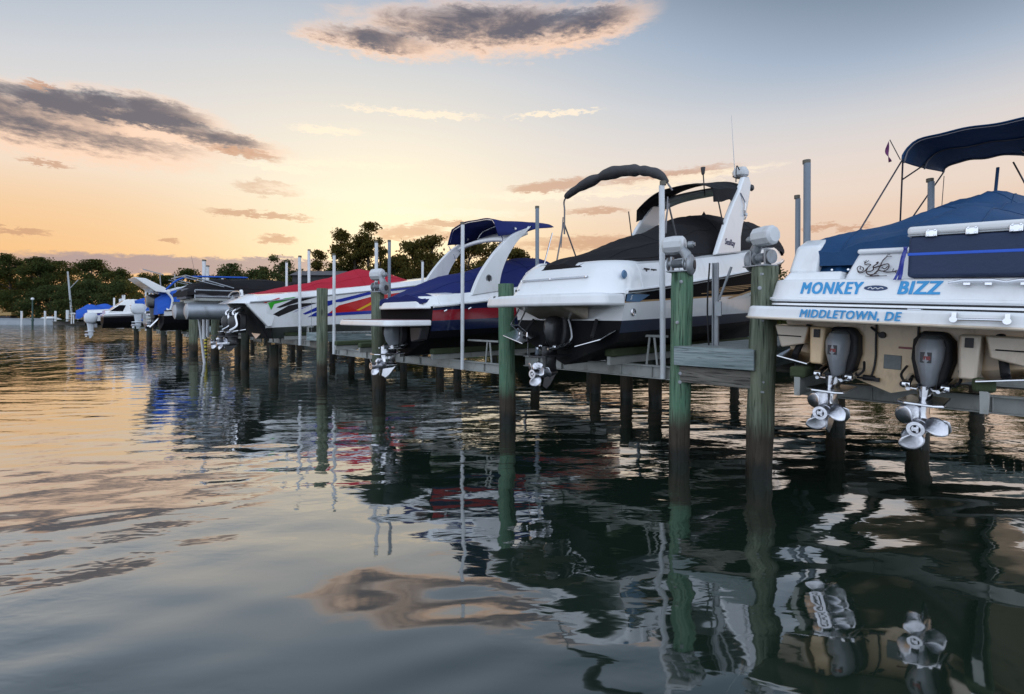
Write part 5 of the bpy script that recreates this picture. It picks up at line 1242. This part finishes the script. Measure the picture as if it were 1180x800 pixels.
# ------------------------------------------------------------------ white boat with red cover and slashed graphics
def red_boat():
    root = dock_root('speedboat', 14.15, -1.9, -3, label='white speedboat under red cover with green, black and blue slash graphics', cat='speedboat')
    h = Hull(8.4, 1.2, 1.30, 1.66, 2.40, bc=.9, rise=.55, sheer=.95, stern=.92, p=.7, pitch=.022)
    def vz(z0, k):
        def f(x):
            a = max(h.chz(x), h.keel(x)+.01); return (z0+k*x-a)/(h.shz(x)-a)
        return f
    # stern cut away below: hull starts forward, upper moulding reaches aft
    h.build('hull', root, [GEL, GEL], [(vz(2.02, .03), 1), (1.0, 1)], n=44, x0=.55)
    for sg in (1, -1):
        b = MB(); side_prism(b, [(-.02, 2.40), (.02, 2.34), (.58, 1.70), (.70, 1.72), (.9, 2.45)], sg*1.04, .16); b.build('stern_quarter', GEL, root, bevel=.02)
    MB().prism([(.12, 2.30), (.62, 1.35), (.75, 1.35), (.75, 2.32)], lambda p, q: (p, .98, q), lambda p, q: (p, -.98, q)).build('transom', BOTTOM, root, bevel=.02)
    h.rail('rub_rail', root, GREYSTEEL, .022, .006, x0=.1)
    P = []
    for k in range(9):
        t = math.pi/2*k/8; P.append((-.36+.5-.5*math.sin(t), 1.08-.5+.5*math.cos(t)))
    P = [(.9, 1.14)]+P+[(q, -w) for q, w in P[::-1]]+[(.9, -1.14)]
    b = MB(); b.prism(P, lambda p, q: (p+.42 if p < .5 else p, q*.90, 2.62), lambda p, q: (p, q, 2.38)); b.build('stern_moulding', GEL, root, bevel=.045, segs=3)
    b = MB()
    for y_ in (.55, -.35): b.box((-.05, y_, 2.53), (.05, .22, .11), M=Matrix.Rotation(R(-35), 3, 'Y'))
    b.box((-.20, .9, 2.47), (.05, .12, .06)); b.build('speaker', DARKB, root, bevel=.012)
    MB().tube(smooth_poly([(-.05, .75, 2.62), (-.02, .4, 2.74), (-.02, -.4, 2.74), (-.05, -.75, 2.62)], 6), .02, 6).build('grab_rail', CHROME, root)
    MB().tube([(.1, -.25, 2.6), (.12, -.1, 2.78)], .05, 8).build('seat_back', GEL, root)
    h.deck('deck', root, GEL, lambda x: [(0, 0), (.04, .10), (.12, .18), (.3, .21)], x0=.3)
    D = lambda poly, m, n='hull_graphic', off=.006: hull_decal(h, poly, m, n, root, off)
    D([(0.46, 2.42), (0.87, 2.56), (0.9, 2.54), (0.49, 2.39)], REDBRIGHT)
    D([(0.53, 2.39), (1.04, 2.55), (1.36, 2.60), (1.14, 2.49), (0.71, 2.36)], GREENV); D([(0.58, 2.375), (0.74, 2.365), (0.66, 2.19)], GREENV, 'hull_graphic', .009)
    D([(0.8, 2.27), (1.28, 2.52), (1.95, 2.60), (1.45, 2.45), (0.9, 2.26)], BLACKV); D([(0.72, 2.07), (0.87, 2.0), (1.45, 2.26), (2.0, 2.43), (1.45, 2.40), (1.14, 2.33)], BLACKV)
    D([(1.26, 2.11), (1.49, 2.24), (1.95, 2.43), (1.56, 2.25)], BLUEV); D([(1.56, 2.09), (1.95, 2.29), (2.29, 2.49), (2.54, 2.54), (2.52, 2.42), (1.95, 2.17), (1.63, 2.06)], BLUEV); D([(1.7, 1.98), (1.95, 2.14), (2.29, 2.17), (1.95, 2.04)], BLUEV)
    D([(2.21, 2.0), (2.67, 2.36), (3.86, 2.69), (5.6, 2.95), (5.6, 2.3), (3.94, 2.15)], REDBRIGHT, off=.008); D([(3.25, 2.21), (3.36, 2.20), (3.86, 2.44), (3.86, 2.53)], YELLV, off=.015)
    D([(2.28, 2.46), (2.67, 2.56), (4.02, 2.92), (5.6, 3.1), (5.6, 3.02), (4.02, 2.82), (2.74, 2.47)], BLUEV, off=.012); D([(1.71, 2.0), (2.25, 2.1), (4.02, 2.22), (5.6, 2.35), (5.6, 2.22), (4.02, 2.11), (2.25, 2.02)], BLUEV, off=.011)
    cover('canvas_cover', root, CANVR, [(.45, .90, 2.62, 2.70), (.9, 1.03, 2.64, 2.78), (1.6, 1.06, 2.72, 2.98), (2.6, 1.07, 2.82, 3.24), (3.3, 1.06, 2.92, 3.48), (3.85, 1.04, 3.0, 3.66), (4.9, .98, 3.1, 3.58), (6.0, .8, 3.2, 3.36), (7.4, .4, 3.25, 3.3)], skirt=.10, wr=.014, seed=21, pw=1.6)
    for y_ in (.42, -.42):
        stern_drive(root, .14, y_, 2.02, m=DRIVEK, pz=1.22, badge=False, pr=.19, rot=y_)
        MB().tube(smooth_poly([(.05, y_+.1, 2.28), (-.12, y_+.22, 2.12), (-.05, y_+.16, 1.9), (-.22, y_+.2, 1.7)], 6), .035, 8).tube(smooth_poly([(.08, y_-.16, 2.2), (-.14, y_-.2, 2.05), (-.12, y_-.22, 1.75), (-.3, y_-.18, 1.6)], 6), .035, 8).build('exhaust_pipe', CHROME, root)
    return root
rb = red_boat(); rb.location = (*W2(16.1, -1.35), 2-2*1.12); rb.scale = (1.12,)*3

# ------------------------------------------------------------------ pontoon boat under black canvas
def pontoon():
    root = dock_root('pontoon_boat', 20.9, -2.15, 0, label='pontoon boat with silver tubes under sagging black canvas and bright blue trim', cat='pontoon boat')
    for y_ in (-1.0, 1.0):
        b = MB(); b.lathe([(0, -.06), (.16, -.05), (.32, .02), (.335, .15), (.335, 6.2), (.25, 6.8), (.0, 7.3)], (.15, y_, 2.22), 'X', 24)
        for q in (1.5, 3.0, 4.5): b.lathe([(.338, -.02), (.345, 0), (.338, .02)], (.15+q, y_, 2.22), 'X', 24)
        b.build('pontoon_tube', TUBE, root)
        MB().box((3.4, y_, 2.56), (6.6, .12, .10)).build('tube_bracket', ALU, root)
    MB().box((3.75, 0, 2.66), (6.7, 2.5, .10)).build('deck', ALU, root, bevel=.01)
    for sg in (1, -1):
        MB().box((3.6, sg*1.2, 2.87), (6.4, .03, .30)).build('side_panel', CANVGR, root)
        b = MB(); b.tube([(.4, sg*1.22, 2.78), (6.9, sg*1.22, 2.78)], .03, 8); b.tube([(.4, sg*1.22, 3.02), (6.9, sg*1.22, 3.02)], .03, 8)
        for q in ls(.4, 6.9, 6): b.tube([(q, sg*1.22, 2.7), (q, sg*1.22, 3.02)], .025, 6)
        b.build('fence_rail', TUBE, root)
    cv = cover('canvas_cover', root, CANVK, [(.15, 1.22, 2.92, 3.0), (.5, 1.25, 2.95, 3.30), (1.2, 1.26, 2.98, 3.50), (2.5, 1.26, 3.0, 3.58), (4.5, 1.26, 3.0, 3.56), (6.5, 1.24, 3.0, 3.45), (7.0, 1.1, 2.95, 3.1)], skirt=.12, wr=.02, seed=31, pw=3.6)
    b = MB(); b.tube(smooth_poly([(-.5, -1.1, 3.0), (-.1, -1.1, 3.40), (.5, -1.1, 3.54), (1.4, -1.1, 3.57), (2.3, -1.1, 3.60)], 6), [.04]+[.06]*23+[.03], 8, flat=.6); b.build('blue_boot', CANVB2, root)
    b = MB()
    for y_ in (-1.2, 1.2): b.tube([(.1, y_, 3.56), (.9, y_, 3.38), (1.75, y_, 3.14)], .026, 8); b.tube([(.0, y_, 3.50), (1.4, y_, 3.18)], .02, 8)
    b.tube([(.1, -1.2, 3.56), (.1, 1.2, 3.56)], .026, 8); b.build('bimini_frame', TUBE, root)
    MB().box((.3, 0, 2.9), (.2, 1.6, .4)).build('stern_gate', CANVGR, root)
pontoon()

# ------------------------------------------------------------------ boats farther along the row
def outboard_boat():
    root = dock_root('wakeboard_boat', 29.5, -1.2, 0, label='boat with bright blue canvas, black outboard and pale slanted tower panel', cat='wakeboard boat')
    h = Hull(6.8, 1.18, 1.25, 1.65, 2.30, rise=.5, sheer=.6, pitch=.02)
    h.build('hull', root, [BOTTOM, BLACKGEL, GEL], [(.6, 1), (1.0, 2)]); h.rail('rub_rail', root, DARKB, .03, .01); h.deck('deck', root, GEL, lambda x: [(0, 0), (.06, .12), (.2, .2)], x0=.1)
    cover('canvas_cover', root, CANVB2, [(-.25, .95, 2.35, 2.9), (.2, 1.1, 2.4, 3.30), (1.2, 1.14, 2.42, 3.42), (2.4, 1.12, 2.5, 3.45), (4.0, .9, 2.7, 3.1), (6.0, .4, 2.9, 3.0)], skirt=.25, wr=.03, seed=41, pw=3)
    outboard(root, .12, .25, 3.18, 1.75, OUTK, .36)
    MB().tube([(-.1, -.35, 1.9), (-.5, -.4, 1.45)], .05, 8).build('trim_ram', CHROME, root)
    b = MB(); b.prism([(-1.25, 3.98), (-1.15, 3.90), (-.35, 3.28), (.25, 3.22), (.35, 3.34), (-.75, 3.94)], lambda p, q: (p, -1.0, q), lambda p, q: (p, 1.0, q)); b.build('tower_panel', GEL, root, bevel=.03)
    for sg in (1, -1):
        b = MB(); b.tube(smooth_poly([(.1, sg*1.05, 3.3), (.35, sg*1.12, 2.9), (.25, sg*1.17, 2.35)], 5), .05, 8); b.tube([(.3, sg*1.05, 3.35), (1.0, sg*1.1, 3.62), (2.2, sg*1.12, 3.64), (2.3, sg*1.14, 2.7)], .04, 8); b.build('tower_frame', PVC, root)
    for p0, p1 in (((.1, .3, 3.4), (.05, .3, 4.35)), ((.7, .1, 3.6), (.68, .1, 4.3)), ((.2, .2, 4.25), (-.7, .3, 4.5)), ((.7, .1, 4.15), (1.7, -.4, 4.2))):
        MB().tube([p0, p1], .028, 6).build('tower_rack', GREYSTEEL, root)
    MB().tube([(1.6, -.6, 3.6), (1.3, -.6, 5.3)], [.014, .006], 5).build('whip_antenna', DARKB, root)
outboard_boat()
def windscreen_boat():
    root = dock_root('cuddy_boat', 47.3, -1.9, 0, label='white cuddy boat with bright blue bow canvas and big white outboard', cat='cuddy boat')
    h = Hull(7.4, 1.2, 1.1, 1.55, 2.15, rise=.5, sheer=.5)
    h.build('hull', root, [BOTTOM, BLACKGEL, DARKB, GEL], [(.62, 1), (.80, 2), (1.0, 3)]); h.rail('rub_rail', root, GEL, .05, .01)
    h.deck('deck', root, GEL, lambda x: [(0, 0), (.1, .15), (.3, .3)], x0=.1)
    b = MB(); b.prism([(.2, 2.3), (1.3, 3.30), (1.9, 3.40), (2.0, 2.3)], lambda p, q: (p, -1.12+.22*(q-2.3), q), lambda p, q: (p, 1.12-.22*(q-2.3), q)); b.build('cabin', GEL, root, bevel=.06)
    b = MB(); b.prism([(.35, 2.42), (.95, 2.90), (1.35, 2.90), (1.15, 2.42)], lambda p, q: (p, -1.14+.22*(q-2.3), q), lambda p, q: (p, 1.14-.22*(q-2.3), q)); b.build('window', BLACKGEL, root)
    cover('canvas_cover', root, CANVB2, [(1.95, 1.2, 2.0, 3.2), (2.6, 1.22, 2.0, 3.42), (4.6, 1.2, 2.1, 3.45), (6.0, .9, 2.4, 3.1), (7.0, .5, 2.6, 2.7)], skirt=.4, wr=.03, seed=47, pw=4)
    outboard(root, -.35, 0, 2.30, 1.9, OUTW, .42)
    for q in (.8, 1.4): MB().tube([(q, .6, 2.6), (q, .6, 3.5)], .06, 8).build('rod_holder', PVC, root)
windscreen_boat()
def last_boat():
    root = dock_root('fishing_boat', 57, -2.2, 0, label='farthest boat in the row with a rounded blue bow canvas', cat='fishing boat')
    h = Hull(6.8, 1.2, 1.2, 1.6, 2.3, rise=.5, sheer=.5)
    h.build('hull', root, [BOTTOM, GEL, BLUEV], [(.7, 1), (1.0, 2)]); h.rail('rub_rail', root, GEL, .04, .01); h.deck('deck', root, GEL, lambda x: [(0, 0), (.1, .2), (.3, .3)], x0=.1)
    cover('canvas_cover', root, CANVB2, [(-.6, .8, 2.1, 2.5), (.2, 1.1, 2.2, 3.0), (1.6, 1.1, 2.3, 3.1), (2.4, 1.0, 2.4, 2.9)], skirt=.3, wr=.03, seed=51)
    MB().box((3.4, 0, 3.0), (.9, .9, 1.3)).build('console', GEL, root, bevel=.08)
    for q in (.5, -.5): MB().tube([(2.6, q, 2.5), (2.55, q, 3.7)], .06, 8).build('rod_holder', PVC, root)
last_boat()

def skiff():
    root = dock_root('skiff', 37.8, -.6, 0, label='small white skiff with blue console canvas between the far outboards', cat='skiff')
    h = Hull(5.6, 1.05, 1.2, 1.55, 2.05, rise=.4, sheer=.35)
    h.build('hull', root, [BLUEBOT, GEL, GEL], [(.5, 1), (1.0, 2)]); h.rail('rub_rail', root, DARKB, .03, .01); h.deck('deck', root, GEL, lambda x: [(0, 0), (.1, .08), (.3, .1)], x0=.1)
    cover('console_canvas', root, CANVB2, [(1.4, .45, 2.3, 3.0), (1.8, .5, 2.3, 3.3), (2.6, .5, 2.3, 3.25), (3.0, .4, 2.3, 2.8)], skirt=.2, wr=.02, seed=61, pw=5)
    outboard(root, -.05, 0, 2.85, 1.6, OUTW, .26)
skiff()
